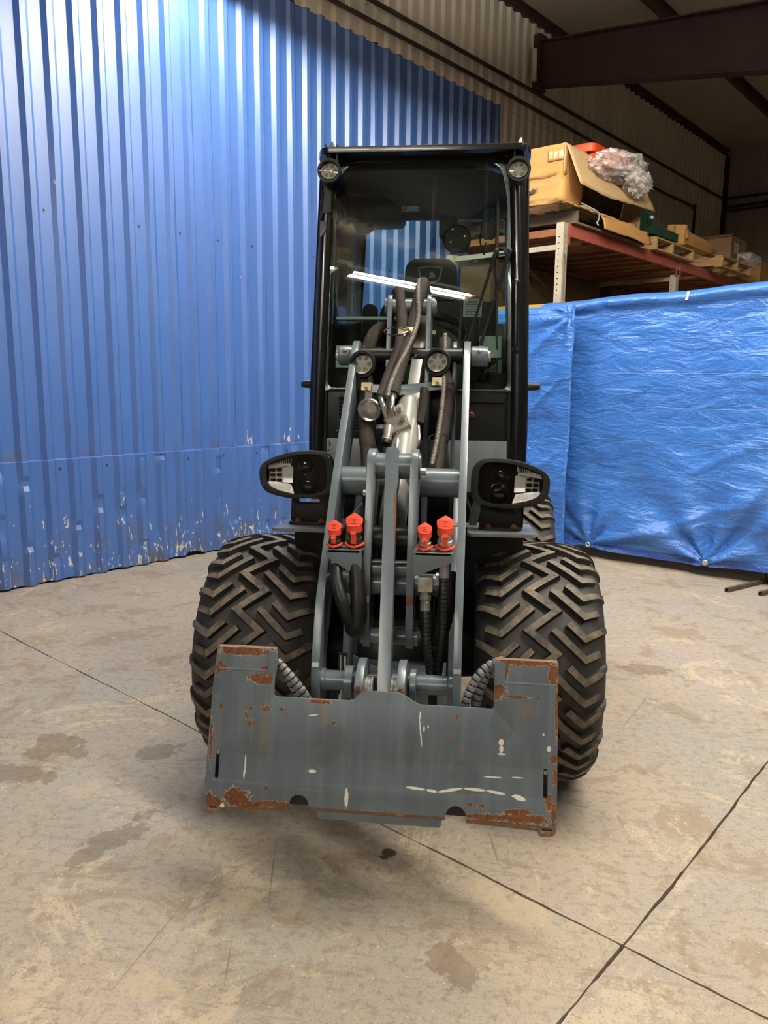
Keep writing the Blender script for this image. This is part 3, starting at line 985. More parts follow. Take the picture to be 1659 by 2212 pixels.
# fillers added deep in the rack, its shade painted into their dark board
for (u, v, w, d, h, z, mt, lb) in ((-4.30, 7.75, 0.36, 2.35, 1.28, 1.31, 'card_shade', 'long carton added deep in the rack, painted shade-dark, nearest the cab'),
                                  (-4.30, 10.45, 0.36, 2.45, 1.28, 1.31, 'card_shade', 'long carton added deep in the rack, painted shade-dark, in the second bay')):
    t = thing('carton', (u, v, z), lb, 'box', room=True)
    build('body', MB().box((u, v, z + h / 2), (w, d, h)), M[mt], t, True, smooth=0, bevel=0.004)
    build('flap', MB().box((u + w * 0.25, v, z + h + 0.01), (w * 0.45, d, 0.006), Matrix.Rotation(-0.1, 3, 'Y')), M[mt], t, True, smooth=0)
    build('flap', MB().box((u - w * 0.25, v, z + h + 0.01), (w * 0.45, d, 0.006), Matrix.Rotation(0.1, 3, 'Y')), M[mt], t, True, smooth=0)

def pallet(u0, u1, vs, z, mat, label, boards=5, hh=0.095, overhang=0.03):
    t = thing('pallet', ((u0 + u1) / 2, (vs[0] + vs[-1]) / 2, z), label, 'pallet', 'wooden pallets on the rack', room=True)
    for i, v in enumerate(vs):
        build('stringer', MB().box(((u0 + u1) / 2, v, z + 0.018 + hh / 2), (u1 - u0, 0.042, hh)), mat, t, True, smooth=0, bevel=0.002)
    va, vb = vs[0] - overhang, vs[-1] + overhang
    for k in range(boards):
        u = u1 - 0.05 - (u1 - u0 - 0.1) * k / (boards - 1)
        build('deck_board', MB().box((u, (va + vb) / 2, z + 0.018 + hh + 0.010), (0.095, vb - va, 0.018)), mat, t, True, smooth=0, bevel=0.002)
        if k in (0, boards // 2, boards - 1):
            build('bottom_board', MB().box((u, (va + vb) / 2, z + 0.009), (0.095, vb - va, 0.017)), mat, t, True, smooth=0, bevel=0.002)
    return t
DZ = 2.826
pallet(-4.45, -3.255, (6.62, 7.30, 8.06), DZ, M['wood_grey'], 'weathered wooden pallet under the big open cardboard box', 6)
pallet(-4.35, -3.23, (8.36, 8.80, 9.42), DZ, M['wood'], 'pale wooden pallet under the green steel parts')
pallet(-4.3, -3.08, (10.0, 10.55, 11.1), DZ, M['wood'], 'pale wooden pallet overhanging the rack in front of the labelled brown box', 7)

# --- big open box with hanging flap
bx = thing('cardboard_box', (-3.9, 7.2, 2.955), 'large open cardboard box with a torn flap hanging off the rack', 'box', room=True)
b0, b1 = 2.957, 3.445
def panel(name, pts_fn, mat, parent, nu=10, nv=8):
    mb = MB().grid(pts_fn, nu, nv)
    vs = mb.v[:]
    o = build(name, mb, mat, parent, True, smooth=60, merge=False)
    sol = o.modifiers.new('thickness', 'SOLIDIFY'); sol.thickness = 0.006; sol.offset = 0
    return o
def wob(u, v, z, s, a=0.008):
    return a * noise.noise(Vector((u * 5, v * 5, z * 6 + s)))
panel('front_panel', lambda a, b: (-4.50 + 1.23 * a, 6.36 + wob(a * 2, 0, b, 1, 0.02) + (0.012 * math.exp(-((b - 0.42) / 0.03) ** 2)), b0 + (b1 - b0) * b), M['card'], bx, 24, 16)
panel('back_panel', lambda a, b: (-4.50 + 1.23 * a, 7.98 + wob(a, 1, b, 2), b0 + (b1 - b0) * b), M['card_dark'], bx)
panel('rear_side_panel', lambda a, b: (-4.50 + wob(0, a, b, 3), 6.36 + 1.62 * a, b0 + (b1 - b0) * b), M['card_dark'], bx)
panel('side_panel', lambda a, b: (-3.27 - 0.05 * a * (1 - b), 6.36 + 0.42 * a, b0 + (b1 - b0) * b), M['card'], bx, 6, 8)
panel('torn_side', lambda a, b: (-3.30 + 0.02 * sin(a * 9), 6.75 + 1.2 * a, b0 + (0.05 + 0.03 * noise.noise(Vector((a * 6, 0, 0)))) * b), M['card_light'], bx, 14, 2)
def flapf(a, b):
    v = 6.37 + 1.66 * a + 0.05 * (1 - b) * (1 - a)
    s = 1 - b
    wav = 0.02 * noise.noise(Vector((a * 3, b * 2, 5)))
    bot = 0.335 - 0.04 * a + 0.045 * sin(a * 5) * 0.5 + 0.012 * noise.noise(Vector((a * 14, 0, 2)))
    return (-3.262 + 0.125 * s + wav * s, v, 3.442 - bot * s - 0.055 * a * (1 - 0.4 * s))
panel('flap', flapf, M['card_light'], bx, 24, 8)
def tray(a, b):
    v = 6.38 + 1.72 * a
    return (-3.225 + 0.04 * (1 - b) + 0.014 * noise.noise(Vector((a * 7, b * 3, 8))), v, 2.832 + 0.02 * noise.noise(Vector((a * 5, 0, 3))) + (0.150 - 0.02 * a) * b)
mb = MB().grid(lambda a, b: tray(0.37 + 0.63 * a, b), 22, 6)
o = build('base_skirt', mb, M['card'], bx, True, smooth=60, merge=False); o.modifiers.new('t', 'SOLIDIFY').thickness = 0.006
panel('crumpled_base', lambda a, b: (-4.50 + 1.25 * a, 6.345 - 0.02 * b + 0.016 * noise.noise(Vector((a * 9, b * 5, 2))), 2.962 + 0.06 * b + 0.008 * sin(a * 20)), M['card'], bx, 40, 5)
panel('base_edge', lambda a, b: (-3.30 + 0.085 * b, 6.38 + 0.75 * a, 2.975 - 0.02 * b + 0.022 * noise.noise(Vector((a * 8, b * 3, 1)))), M['card_light'], bx, 26, 4)
panel('shade_board', lambda a, b: (-3.50 + 0.08 * b, 6.5 + 1.45 * a, b0 + 0.02 + 0.44 * b), paint('board painted as shade', (0.05, 0.032, 0.018), 0.8), bx, 8, 4)  # added near-black board, stands for the shade inside the box
panel('bottom_panel', lambda a, b: (-4.49 + 1.2 * a, 6.37 + 1.6 * b, b0 + 0.004), M['card_dark'], bx, 2, 2)
panel('tape_strip', lambda a, b: (-3.42 + 0.15 * a, 6.348 + wob(a * 2, 0, 0.8 + 0.1 * b, 1, 0.01), 3.31 + 0.09 * b), M['tape'], bx, 8, 4)
panel('tape_strip', lambda a, b: (-3.264 + 0.004, 6.345 + 0.05 * a, 3.19 + 0.22 * b), M['tape'], bx, 3, 6)
o = build('torn_seam', MB().tube(smooth_path([(-3.66, 6.343, 3.185), (-3.55, 6.34, 3.20), (-3.45, 6.342, 3.195), (-3.33, 6.343, 3.21)], 5), 0.004, 5), M['card_dark'], bx, True)
build('ink_mark', MB().prism([(0, 0), (0.06, 0.01), (0.10, 0.05), (0.06, 0.035), (0.05, 0.055), (0.03, 0.03), (0, 0.03)], (-3.60, 6.338, 3.06), X, Z, Y, 0.002), M['dark_steel'], bx, True, smooth=0)
st = build('plastic_strap', MB().tube(smooth_path([(-3.22, 6.62, 2.99), (-3.19, 6.70, 2.97), (-3.18, 6.86, 2.95), (-3.19, 6.90, 2.90), (-3.185, 6.86, 2.86), (-3.18, 6.88, 2.84)], 6), 0.006, 6), M['wrap'], bx, True)

rl = MB().grid(lambda a, b: (-3.95 + 0.5 * b, 7.0 + 0.75 * a, 3.60 + 0.09 * sin(pi * min(1, b * 1.2)) - 0.02 * a), 8, 8)
t = thing('orange_tote', (-3.63, 7.45, 2.97), 'orange plastic tote standing in the large open box behind the wrapped bag', 'tote', room=True)
build('lid', MB().prism(rrect(-3.84, 7.18, -3.42, 7.80, 0.08), (0, 0, 3.59), X, Y, Z, 0.075), M['orange_plastic'], t, True, bevel=0.01)
build('body', MB().prism(rrect(-3.80, 7.22, -3.60, 7.74, 0.07), (0, 0, 2.972), X, Y, Z, 0.615), M['orange_plastic'], t, True, bevel=0.01)

# --- plastic-wrapped roll of orange material lying over the flap
def blob(c, r, seed, amp, nu=56, nv=36, rot=None, fr=3.0):
    mb = MB().sphere((0, 0, 0), 1.0, nu, nv)
    out = []
    for p in mb.v:
        d = p.normalized()
        k = 1 + amp * noise.noise(d * fr + Vector((seed, 0, 0))) + amp * 0.7 * noise.noise(d * fr * 2.6 + Vector((0, seed, 0))) + amp * 0.35 * noise.noise(d * fr * 6 + Vector((0, 0, seed)))
        q = Vector((d.x * r[0], d.y * r[1], d.z * r[2])) * k
        if rot is not None: q = rot @ q
        out.append(Vector(c) + q)
    mb.v = out
    return mb
bag = thing('wrapped_bundle', (-3.2, 7.25, 3.25), 'clear plastic bag of orange and grey padding slumped over the box flap', 'bag', room=True)
rt_ = Matrix.Rotation(0.15, 3, 'X')
build('padding', blob((-3.27, 7.22, 3.44), (0.13, 0.50, 0.10), 3.0, 0.12, 28, 18, rt_), M['orange_plastic'], bag, True, smooth=80)
build('grey_padding', blob((-3.17, 7.34, 3.36), (0.08, 0.26, 0.10), 8.0, 0.2, 24, 16, rt_), paint('grey foam', (0.32, 0.28, 0.27), 0.8), bag, True, smooth=80)
build('plastic_bag', blob((-3.215, 7.26, 3.415), (0.16, 0.56, 0.145), 5.0, 0.22, 64, 40, rt_), M['wrap'], bag, True, smooth=80)
build('plastic_bag', blob((-3.12, 7.50, 3.32), (0.10, 0.26, 0.13), 11.0, 0.26, 48, 30), M['wrap'], bag, True, smooth=80)

# --- green steel chutes, upright slat, wrapped tube
gr = thing('green_chute', (-3.5, 8.7, 2.96), 'dark green bent steel chute standing on the second pallet', 'sheet metal', room=True)
build('side_plate', MB().prism([(0, 0), (0.62, -0.02), (0.95, 0.20), (0.50, 0.34), (0.0, 0.36)], (-3.55, 8.20, 2.995), Y, Z, -X, 0.006), M['green_steel'], gr, True, smooth=0)
build('tray_plate', MB().prism([(0, 0), (0.3, 0), (0.3, 0.7), (0, 0.7)], (-3.56, 8.28, 2.985), X, Y, Z, 0.006), M['green_steel'], gr, True, smooth=0)
build('lip_plate', MB().prism([(0, 0), (0.75, 0.0), (0.75, 0.09), (0, 0.09)], (-3.262, 8.25, 2.985), Y, Z, -X, 0.006), M['green_steel'], gr, True, smooth=0)
build('tab', MB().prism(round_poly([(0, 0), (0.16, 0), (0.16, 0.14), (0, 0.14)], 0.03), (-3.30, 8.24, 3.07), Y, Z, -X, 0.006), M['green_steel'], gr, True, smooth=0)
build('bolt', MB().sphere((-3.295, 8.32, 3.15), 0.02, 8, 6), M['paper'], gr, True)
sl = MB().box((-3.36, 9.075, 3.08), (0.03, 0.06, 0.24), Matrix.Rotation(-0.25, 3, 'X'))
tag(build('wooden_slat', sl, M['wood'], None, True, smooth=0, bevel=0.002), 'short pale wooden slat leaning upright at the end of the green chute', 'slat')
tb = thing('wrapped_tube', (-3.35, 9.6, 2.95), 'long cardboard wrapped tube with taped ends lying along the rack', 'tube', room=True)
mb = MB().tube([(-3.36, 9.18, 3.10), (-3.35, 9.3, 3.09), (-3.34, 10.0, 3.07), (-3.34, 10.3, 3.06)], [0.09, 0.098, 0.092, 0.085], 8)
build('wrapping', mb, M['card'], tb, True, smooth=25)
build('end_cap', MB().box((-3.36, 9.20, 3.105), (0.21, 0.07, 0.22), Matrix.Rotation(0.1, 3, 'Y')), M['card'], tb, True, smooth=0, bevel=0.01)
build('torn_end', blob((-3.33, 10.12, 3.06), (0.08, 0.14, 0.08), 2.0, 0.3, 16, 10), M['card_dark'], tb, True, smooth=30)
panel('plastic_tape', lambda a, b: (-3.265 + 0.02 * sin(pi * a), 9.20 + 0.10 * a, 3.06 + 0.10 * b), M['tape'], tb, 4, 4)

# --- labelled brown box and the cartons beyond
lb = thing('cardboard_box', (-3.75, 11.6, 2.945), 'closed brown cardboard box with a white label on its side, far along the rack', 'box', room=True)
build('body', MB().box((-3.76, 11.65, 3.185), (0.66, 0.66, 0.47)), M['card_dark'], lb, True, smooth=0, bevel=0.006)
build('flap', MB().box((-3.77, 11.34, 3.425), (0.68, 0.12, 0.008), Matrix.Rotation(0.35, 3, 'X')), M['card_dark'], lb, True, smooth=0)
build('flap', MB().box((-3.76, 12.06, 3.33), (0.60, 0.16, 0.008), Matrix.Rotation(-0.9, 3, 'X')), M['card_dark'], lb, True, smooth=0)
build('label', MB().grid(lambda a, b: (-3.427, 11.44 + 0.20 * a, 3.20 + 0.14 * b), 2, 2), M['paper'], lb, True, smooth=0)
build('label', MB().grid(lambda a, b: (-3.427, 11.60 + 0.02 * a, 3.37 + 0.02 * b), 1, 1), M['paper'], lb, True, smooth=0)
for k in range(5):
    build('label_print', MB().box((-3.4255, 11.54 - 0.01 * (k % 2), 3.225 + 0.022 * k), (0.001, 0.13 - 0.02 * (k % 3), 0.005)), M['card_dark'], lb, True, smooth=0)
fb = thing('cardboard_box', (-3.7, 13.2, 2.83), 'long brown cardboard box at the far right end of the rack top', 'box', room=True)
build('body', MB().box((-3.85, 13.3, 3.02), (1.0, 1.7, 0.38)), M['card'], fb, True, smooth=0, bevel=0.006)
build('flap', MB().box((-3.40, 13.3, 3.215), (0.12, 1.7, 0.008), Matrix.Rotation(0.3, 3, 'Y')), M['card'], fb, True, smooth=0)
cb = build('plastic_bag', blob((-3.20, 11.35, 3.07), (0.12, 0.35, 0.09), 4.0, 0.25, 30, 18), M['wrap'], None, True, smooth=80)
tag(cb, 'clear crumpled plastic bag on the overhanging pallet at the right edge', 'bag')

# ------------------------------------------------------------------ the compact wheel loader (machine axis = Y, facing the camera)
M['loader_grey'] = paint('loader blue-grey paint', (0.138, 0.168, 0.192), 0.27, c2=(0.120, 0.147, 0.170), nscale=9, bscale=60, bstr=0.05, bdist=0.001)
M['cyl_grey'] = paint('cylinder grey paint', (0.30, 0.30, 0.27), 0.28, c2=(0.26, 0.26, 0.235), nscale=5)
M['cab_black'] = paint('gloss black cab paint', (0.006, 0.006, 0.007), 0.22, c2=(0.010, 0.010, 0.010), nscale=5, coat=0.3)
M['satin_black'] = paint('satin black steel', (0.007, 0.007, 0.007), 0.40, c2=(0.010, 0.0095, 0.009), nscale=8, spec=0.3)
M['plastic_black'] = paint('black moulded plastic', (0.010, 0.010, 0.010), 0.5, spec=0.35, bscale=300, bstr=0.08, bdist=0.0006)
M['chassis'] = paint('dark chassis', (0.006, 0.006, 0.007), 0.4, c2=(0.012, 0.011, 0.009), nscale=12, spec=0.35)
M['sleeve'] = paint('woven hose sleeve', (0.024, 0.018, 0.0125), 0.85, c2=(0.015, 0.0115, 0.0085), nscale=14, bscale=260, bstr=0.5, bdist=0.002)
M['hose_black'] = paint('black rubber hose', (0.008, 0.008, 0.008), 0.45, c2=(0.012, 0.012, 0.012), nscale=20, spec=0.35)
M['loom'] = paint('grey braided loom', (0.17, 0.15, 0.12), 0.5, nscale=40)
M['spiral'] = paint('grey spiral hose guard', (0.20, 0.205, 0.215), 0.30, c2=(0.17, 0.175, 0.185), nscale=30)
M['zinc'] = paint('zinc plated fitting', (0.55, 0.54, 0.50), 0.30, 0.85, c2=(0.40, 0.39, 0.36), nscale=40)
M['yellow_zinc'] = paint('yellow passivated bracket', (0.62, 0.47, 0.20), 0.38, 0.6, c2=(0.70, 0.62, 0.45), nscale=50)
M['alloy'] = paint('bare aluminium block', (0.52, 0.49, 0.43), 0.38, 0.7, c2=(0.30, 0.28, 0.25), nscale=25)
M['red_cap'] = paint('red rubber cap', (0.72, 0.055, 0.02), 0.45, c2=(0.78, 0.075, 0.03), nscale=8)
M['rust_bolt'] = paint('rusty bolt', (0.28, 0.09, 0.03), 0.7, c2=(0.14, 0.05, 0.02), nscale=60)
M['reflector'] = paint('white lamp reflector', (0.92, 0.92, 0.89), 0.25, 0.0, nscale=30)
M['led_amber'] = paint('led lens', (0.58, 0.52, 0.36), 0.12, 0.1, c2=(0.42, 0.37, 0.24), nscale=90)
M['smoke'] = paint('smoked projector bezel', (0.012, 0.011, 0.010), 0.10, nscale=10, coat=0.6)
M['projector'] = paint('projector lens', (0.016, 0.014, 0.012), 0.03, nscale=10, coat=1.0)
M['silver_ribs'] = paint('ribbed lamp silver', (0.88, 0.88, 0.86), 0.25, 0.1, nscale=30)
M['seat_vinyl'] = paint('black seat vinyl', (0.014, 0.014, 0.015), 0.55, nscale=10)
M['badge_grey'] = paint('grey badge stitching', (0.42, 0.42, 0.42), 0.6)
M['olive_dash'] = paint('olive grey dash moulding', (0.24, 0.265, 0.19), 0.5, c2=(0.20, 0.22, 0.16), nscale=6)
M['mint'] = paint('pale mint surface', (0.74, 0.88, 0.80), 0.6, c2=(0.70, 0.84, 0.76), nscale=4)
M['warn_orange'] = paint('orange warning print', (0.85, 0.20, 0.04), 0.6)
M['label_white'] = paint('printed label white', (0.72, 0.74, 0.68), 0.6, nscale=80)
M['label_ink'] = paint('label ink', (0.03, 0.03, 0.03), 0.6)
M['blue_print'] = paint('pale blue print', (0.25, 0.40, 0.50), 0.6)
M['grease_and_groove'] = paint('black grease', (0.012, 0.010, 0.009), 0.3)
M['grille_dark'] = paint('dark fender steel', (0.17, 0.185, 0.20), 0.33, c2=(0.14, 0.155, 0.17), nscale=3, stretch=(6, 1, 0.6))

def glass_material(name, tint, dirt):
    m, nt, p = new_mat(name)
    nt.nodes.remove(p)
    tr = N(nt, 'ShaderNodeBsdfTransparent'); tr.inputs['Color'].default_value = rgba(tint)
    gl = N(nt, 'ShaderNodeBsdfGlossy'); gl.inputs['Roughness'].default_value = 0.01
    fr = N(nt, 'ShaderNodeFresnel'); fr.inputs['IOR'].default_value = 1.5
    mx = N(nt, 'ShaderNodeMixShader')
    nt.links.new(math_node(nt, 'MULTIPLY', fr.outputs[0], 0.85), mx.inputs[0])
    nt.links.new(tr.outputs[0], mx.inputs[1]); nt.links.new(gl.outputs[0], mx.inputs[2])
    out = mx.outputs[0]
    if dirt:
        vec = coord(nt, 'Object', (34, 1, 1.3))
        streak = ramp(nt, noise_tex(nt, vec, 1.0, 5, 0.65), 0.60, 0.78)
        spot = ramp(nt, noise_tex(nt, coord(nt, 'Object'), 85, 3, 0.6), 0.68, 0.76)
        big_ = ramp(nt, noise_tex(nt, coord(nt, 'Object', (3, 1, 1)), 2.2, 3), 0.45, 0.7)
        f = math_node(nt, 'MULTIPLY', math_node(nt, 'MAXIMUM', math_node(nt, 'MULTIPLY', streak, 0.7), spot), big_)
        df = N(nt, 'ShaderNodeBsdfDiffuse'); df.inputs['Color'].default_value = (0.5, 0.52, 0.46, 1)
        m2 = N(nt, 'ShaderNodeMixShader')
        nt.links.new(math_node(nt, 'ADD', math_node(nt, 'MULTIPLY', f, dirt), 0.003), m2.inputs[0])
        nt.links.new(out, m2.inputs[1]); nt.links.new(df.outputs[0], m2.inputs[2])
        out = m2.outputs[0]
    nt.links.new(out, nt.nodes['Material Output'].inputs['Surface'])
    return m
M['windscreen'] = glass_material('streaked windscreen glass', (0.84, 0.91, 0.88), 0.30)
M['cab_glass'] = glass_material('cab glass', (0.88, 0.94, 0.93), 0)
M['lamp_glass'] = glass_material('clear lamp cover', (0.93, 0.93, 0.92), 0)

def tyre_material(name, dust):
    m, nt, p = new_mat(name)
    vec = coord(nt, 'Object')
    n1 = noise_tex(nt, vec, 13, 6, 0.65)
    n2 = noise_tex(nt, vec, 70, 4, 0.65)
    f = math_node(nt, 'MULTIPLY', ramp(nt, math_node(nt, 'ADD', math_node(nt, 'MULTIPLY', n1, 0.7), math_node(nt, 'MULTIPLY', n2, 0.3)), 0.38, 0.62), dust)
    nt.links.new(mix_col(nt, f, (0.013, 0.0122, 0.0115), (0.20, 0.156, 0.102)), p.inputs['Base Color'])
    p.inputs['Roughness'].default_value = 0.62
    nt.links.new(bump(nt, n2, 0.15, 0.002), p.inputs['Normal'])
    return m
M['tyre'] = tyre_material('dusty tyre rubber', 0.10)
M['lug_top'] = tyre_material('dusty lug faces', 0.8)
M['lug_side'] = tyre_material('tyre lug sides', 0.06)

loader = thing('wheel_loader', (0, 3.3, 0), 'compact grey and black articulated wheel loader with a glass cab and rusty attachment plate', 'loader')
YC_F, R_T = 2.735, 0.427

# ---- wheels
TP = [(0, .407), (.04, .4068), (.08, .405), (.12, .401), (.155, .393), (.18, .380), (.198, .36), (.208, .335), (.213, .30), (.208, .26), (.195, .215)]
TS = [0.0]
for a, b in zip(TP, TP[1:]):
    TS.append(TS[-1] + sqrt((b[0] - a[0]) ** 2 + (b[1] - a[1]) ** 2))
def tsurf(s):
    sg = -1 if s < 0 else 1
    q = min(abs(s), TS[-1] - 1e-6)
    i = 0
    while TS[i + 1] < q: i += 1
    t = (q - TS[i]) / (TS[i + 1] - TS[i])
    a = TP[i][0] + (TP[i + 1][0] - TP[i][0]) * t
    r = TP[i][1] + (TP[i + 1][1] - TP[i][1]) * t
    i0, i1 = max(0, i - 1), min(len(TP) - 1, i + 2)
    da, dr = TP[i1][0] - TP[i0][0], TP[i1][1] - TP[i0][1]
    l = sqrt(da * da + dr * dr)
    return sg * a, r, sg * (-dr / l), da / l
def tpoint(s, c, h):
    a, r, na, nr = tsurf(s)
    phi = -c / R_T
    rr = r + nr * h
    return Vector((a + na * h, -rr * cos(phi), rr * sin(phi)))
def lug_mesh(poly, w0=0.030, w1=0.0205, h0=0.020, closed=False):
    """poly: list of (s, c, height factor); walls slope outwards, the top face carries its own dusty material"""
    pts = []
    for a, b in zip(poly, poly[1:]):
        n = max(2, int(sqrt((b[0] - a[0]) ** 2 + (b[1] - a[1]) ** 2) / 0.022))
        for k in range(n):
            t = k / n
            pts.append(tuple(a[i] + (b[i] - a[i]) * t for i in range(3)))
    pts.append(poly[-1])
    n = len(pts)
    vs = []
    for i, p in enumerate(pts):
        d0 = Vector((p[0] - pts[i - 1][0], p[1] - pts[i - 1][1])) if i else None
        d1 = Vector((pts[i + 1][0] - p[0], pts[i + 1][1] - p[1])) if i < n - 1 else None
        d0 = d0 or d1; d1 = d1 or d0
        d0.normalize(); d1.normalize()
        m0, m1 = Vector((-d0.y, d0.x)), Vector((-d1.y, d1.x))
        mm = (m0 + m1).normalized()
        k = 1.0 / max(0.5, mm.dot(m0))
        for w, h in ((-w0 / 2, -0.004), (-w1 / 2, h0 * p[2]), (w1 / 2, h0 * p[2]), (w0 / 2, -0.004)):
            vs.append(tpoint(p[0] + mm.x * w * k, p[1] + mm.y * w * k, h))
    fs, mi = [], []
    for i in range(n - 1):
        for k in range(3):
            fs.append((i * 4 + k, i * 4 + k + 1, i * 4 + k + 5, i * 4 + k + 4)); mi.append(1 if k == 1 else 0)
    fs.append((3, 2, 1, 0)); mi.append(0)
    o = (n - 1) * 4
    fs.append((o, o + 1, o + 2, o + 3)); mi.append(0)
    me = bpy.data.meshes.new('tread_lug')
    me.from_pydata(vs, [], fs)
    me.materials.append(M['lug_side']); me.materials.append(M['lug_top'])
    me.polygons.foreach_set('material_index', mi)
    bm = bmesh.new(); bm.from_mesh(me); bmesh.ops.recalc_face_normals(bm, faces=bm.faces); bm.to_mesh(me); bm.free()
    return me
NL = 19
PT = 2 * pi * R_T / NL
HW = 0.215
def lugs_of(sgn, sh):
    A = [(sgn * 0.15 * HW, (0.0 + sh) * PT, 1.0), (sgn * 0.60 * HW, (0.66 + sh) * PT, 1.0), (sgn * 0.82 * HW, (0.50 + sh) * PT, 0.75)]
    Bq = [(sgn * 0.37 * HW, (-0.15 + sh) * PT, 1.0), (sgn * 0.60 * HW, (0.19 + sh) * PT, 1.0), (sgn * 0.92 * HW, (-0.10 + sh) * PT, 0.6), (sgn * 1.10 * HW, (-0.20 + sh) * PT, 0.25)]
    return lug_mesh(A), lug_mesh(Bq)
LUGS = list(lugs_of(1, 0.0)) + list(lugs_of(-1, 0.5))
zz = []
for k in range(2 * NL + 1):
    zz.append(((0.20 if k % 2 else -0.20) * HW, (0.06 + k * 0.5) * PT, 1.0))
ZIG = lug_mesh(zz, 0.031, 0.0215)
ZIG.name = 'tread_zigzag'

def make_tyre_mesh():
    mb = MB()
    n = 72
    prof = [(-a, r) for a, r in reversed(TP)] + TP[1:]
    vs = []
    for k in range(n):
        t = 2 * pi * k / n
        for a, r in prof:
            vs.append((a, -r * cos(t), r * sin(t)))
    m = len(prof)
    fs = []
    for k in range(n):
        for i in range(m - 1):
            fs.append((k * m + i, k * m + i + 1, ((k + 1) % n) * m + i + 1, ((k + 1) % n) * m + i))
    mb.add(vs, fs)
    me = bpy.data.meshes.new('tyre')
    me.from_pydata(mb.v, [], mb.f)
    me.materials.append(M['tyre'])
    me.shade_smooth()
    bm = bmesh.new(); bm.from_mesh(me); bmesh.ops.recalc_face_normals(bm, faces=bm.faces); bm.to_mesh(me); bm.free()
    return me
TYRE = make_tyre_mesh()
rim_mb = MB().lathe([(-0.19, 0.213), (-0.195, 0.205), (-0.10, 0.19), (0.02, 0.18), (0.03, 0.10), (0.02, 0.06), (0.02, 0.0)], (0, 0, 0), X, 32, caps=False)
rim_mb.lathe([(0.02, 0.0), (0.02, 0.06), (0.03, 0.10), (0.04, 0.18), (0.10, 0.19), (0.195, 0.205), (0.19, 0.213)], (0, 0, 0), X, 32, caps=False)
RIM = bpy.data.meshes.new('rim'); RIM.from_pydata(rim_mb.v, [], rim_mb.f); RIM.materials.append(M['loader_grey']); RIM.shade_smooth()
def raw(name, me, parent, loc, rot=None):
    o = bpy.data.objects.new(name, me)
    COL.objects.link(o)
    ORG[o.name] = Vector(loc)
    if parent is not None:
        o.parent = parent
        o.location = Vector(loc) - ORG[parent.name]
    else:
        o.location = loc
    if rot is not None: o.rotation_euler = rot
    return o
def wheel(x, y, z, spin, full=True):
    w = raw('tyre', TYRE, loader, (x, y, z))
    raw('rim', RIM, w, (x, y, z))
    raw('tread_zigzag', ZIG, w, (x, y, z), (spin, 0, 0))
    if full:
        for k in range(NL):
            for me in LUGS:
                raw('tread_lug', me, w, (x, y, z), (spin + 2 * pi * k / NL, 0, 0))
    else:
        bm = bmesh.new()
        for k in range(NL):
            for me in LUGS:
                tmp = bmesh.new(); tmp.from_mesh(me); tmp.transform(Matrix.Rotation(spin + 2 * pi * k / NL, 4, 'X'))
                t_ = bpy.data.meshes.new('t'); tmp.to_mesh(t_); tmp.free(); bm.from_mesh(t_); bpy.data.meshes.remove(t_)
        me = bpy.data.meshes.new('tread'); bm.to_mesh(me); bm.free()
        me.materials.append(M['lug_side']); me.materials.append(M['lug_top'])
        raw('tread', me, w, (x, y, z))['kind'] = 'stuff'
    return w
wheel(-0.505, YC_F, 0.427, 0.02)
wheel(0.452, YC_F, 0.427, 0.09)
wheel(0.452, 4.22, 0.427, 0.05)
wheel(-0.452, 4.22, 0.427, 0.05, False)

# ---- chassis masses
def P(name, mb, mat, parent=loader, **kw):
    return build(name, mb, mat, parent, False, **kw)
P('front_axle', MB().lathe([(-0.36, 0.07), (-0.20, 0.085), (-0.08, 0.12), (0.08, 0.12), (0.20, 0.085), (0.36, 0.07)], (-0.02, YC_F, 0.43), X, 20), M['chassis'])
P('rear_axle', MB().lathe([(-0.36, 0.07), (-0.08, 0.12), (0.08, 0.12), (0.36, 0.07)], (0.0, 4.22, 0.43), X, 20), M['chassis'])
for x in (-0.19, 0.165):
    P('front_frame_plate', MB().prism([(2.42, 0.34), (2.98, 0.30), (3.02, 0.98), (2.80, 1.06), (2.50, 0.80)], (x - 0.012, 0, 0), Y, Z, X, 0.022), M['loader_grey'], bevel=0.003)
P('rear_frame', MB().box((0, 3.55, 0.72), (0.60, 1.0, 0.72)), M['chassis'], bevel=0.01)
P('engine_cover', MB().prism(round_poly([(4.1, 0.5), (4.95, 0.5), (4.95, 1.15), (4.1, 1.40)], 0.06), (-0.36, 0, 0), Y, Z, X, 0.72), M['cab_black'], bevel=0.01)
P('belly_plate', MB().prism([(2.30, 0.50), (2.62, 0.42), (2.62, 0.435), (2.30, 0.515)], (-0.155, 0, 0), Y, Z, X, 0.30), M['loader_grey'], bevel=0.002)
P('belly_plate', MB().prism([(-0.15, 0.36), (-0.03, 0.36), (-0.05, 0.50), (-0.15, 0.55)], (0, 2.34, 0), X, Z, Y, 0.012), M['loader_grey'], bevel=0.002)
P('belly_plate', MB().prism([(0.04, 0.40), (0.15, 0.38), (0.15, 0.54), (0.06, 0.50)], (0, 2.34, 0), X, Z, Y, 0.012), M['loader_grey'], bevel=0.002)
P('cross_tube', MB().cyl((-0.20, 2.26, 0.815), (0.18, 2.26, 0.815), 0.034, 20), M['loader_grey'])
dc = P('data_decal', MB().box((-0.176, 2.30, 0.53), (0.03, 0.004, 0.085)), M['label_ink'], smooth=0)
for k, w in enumerate((0.006, 0.010)):
    P('decal_strip', MB().box((-0.176 + 0.010 * (k * 2 - 1) * 0.7, 2.297, 0.53 - 0.004 * k), (w * 0.6, 0.001, 0.07)), M['label_white'], dc, smooth=0)

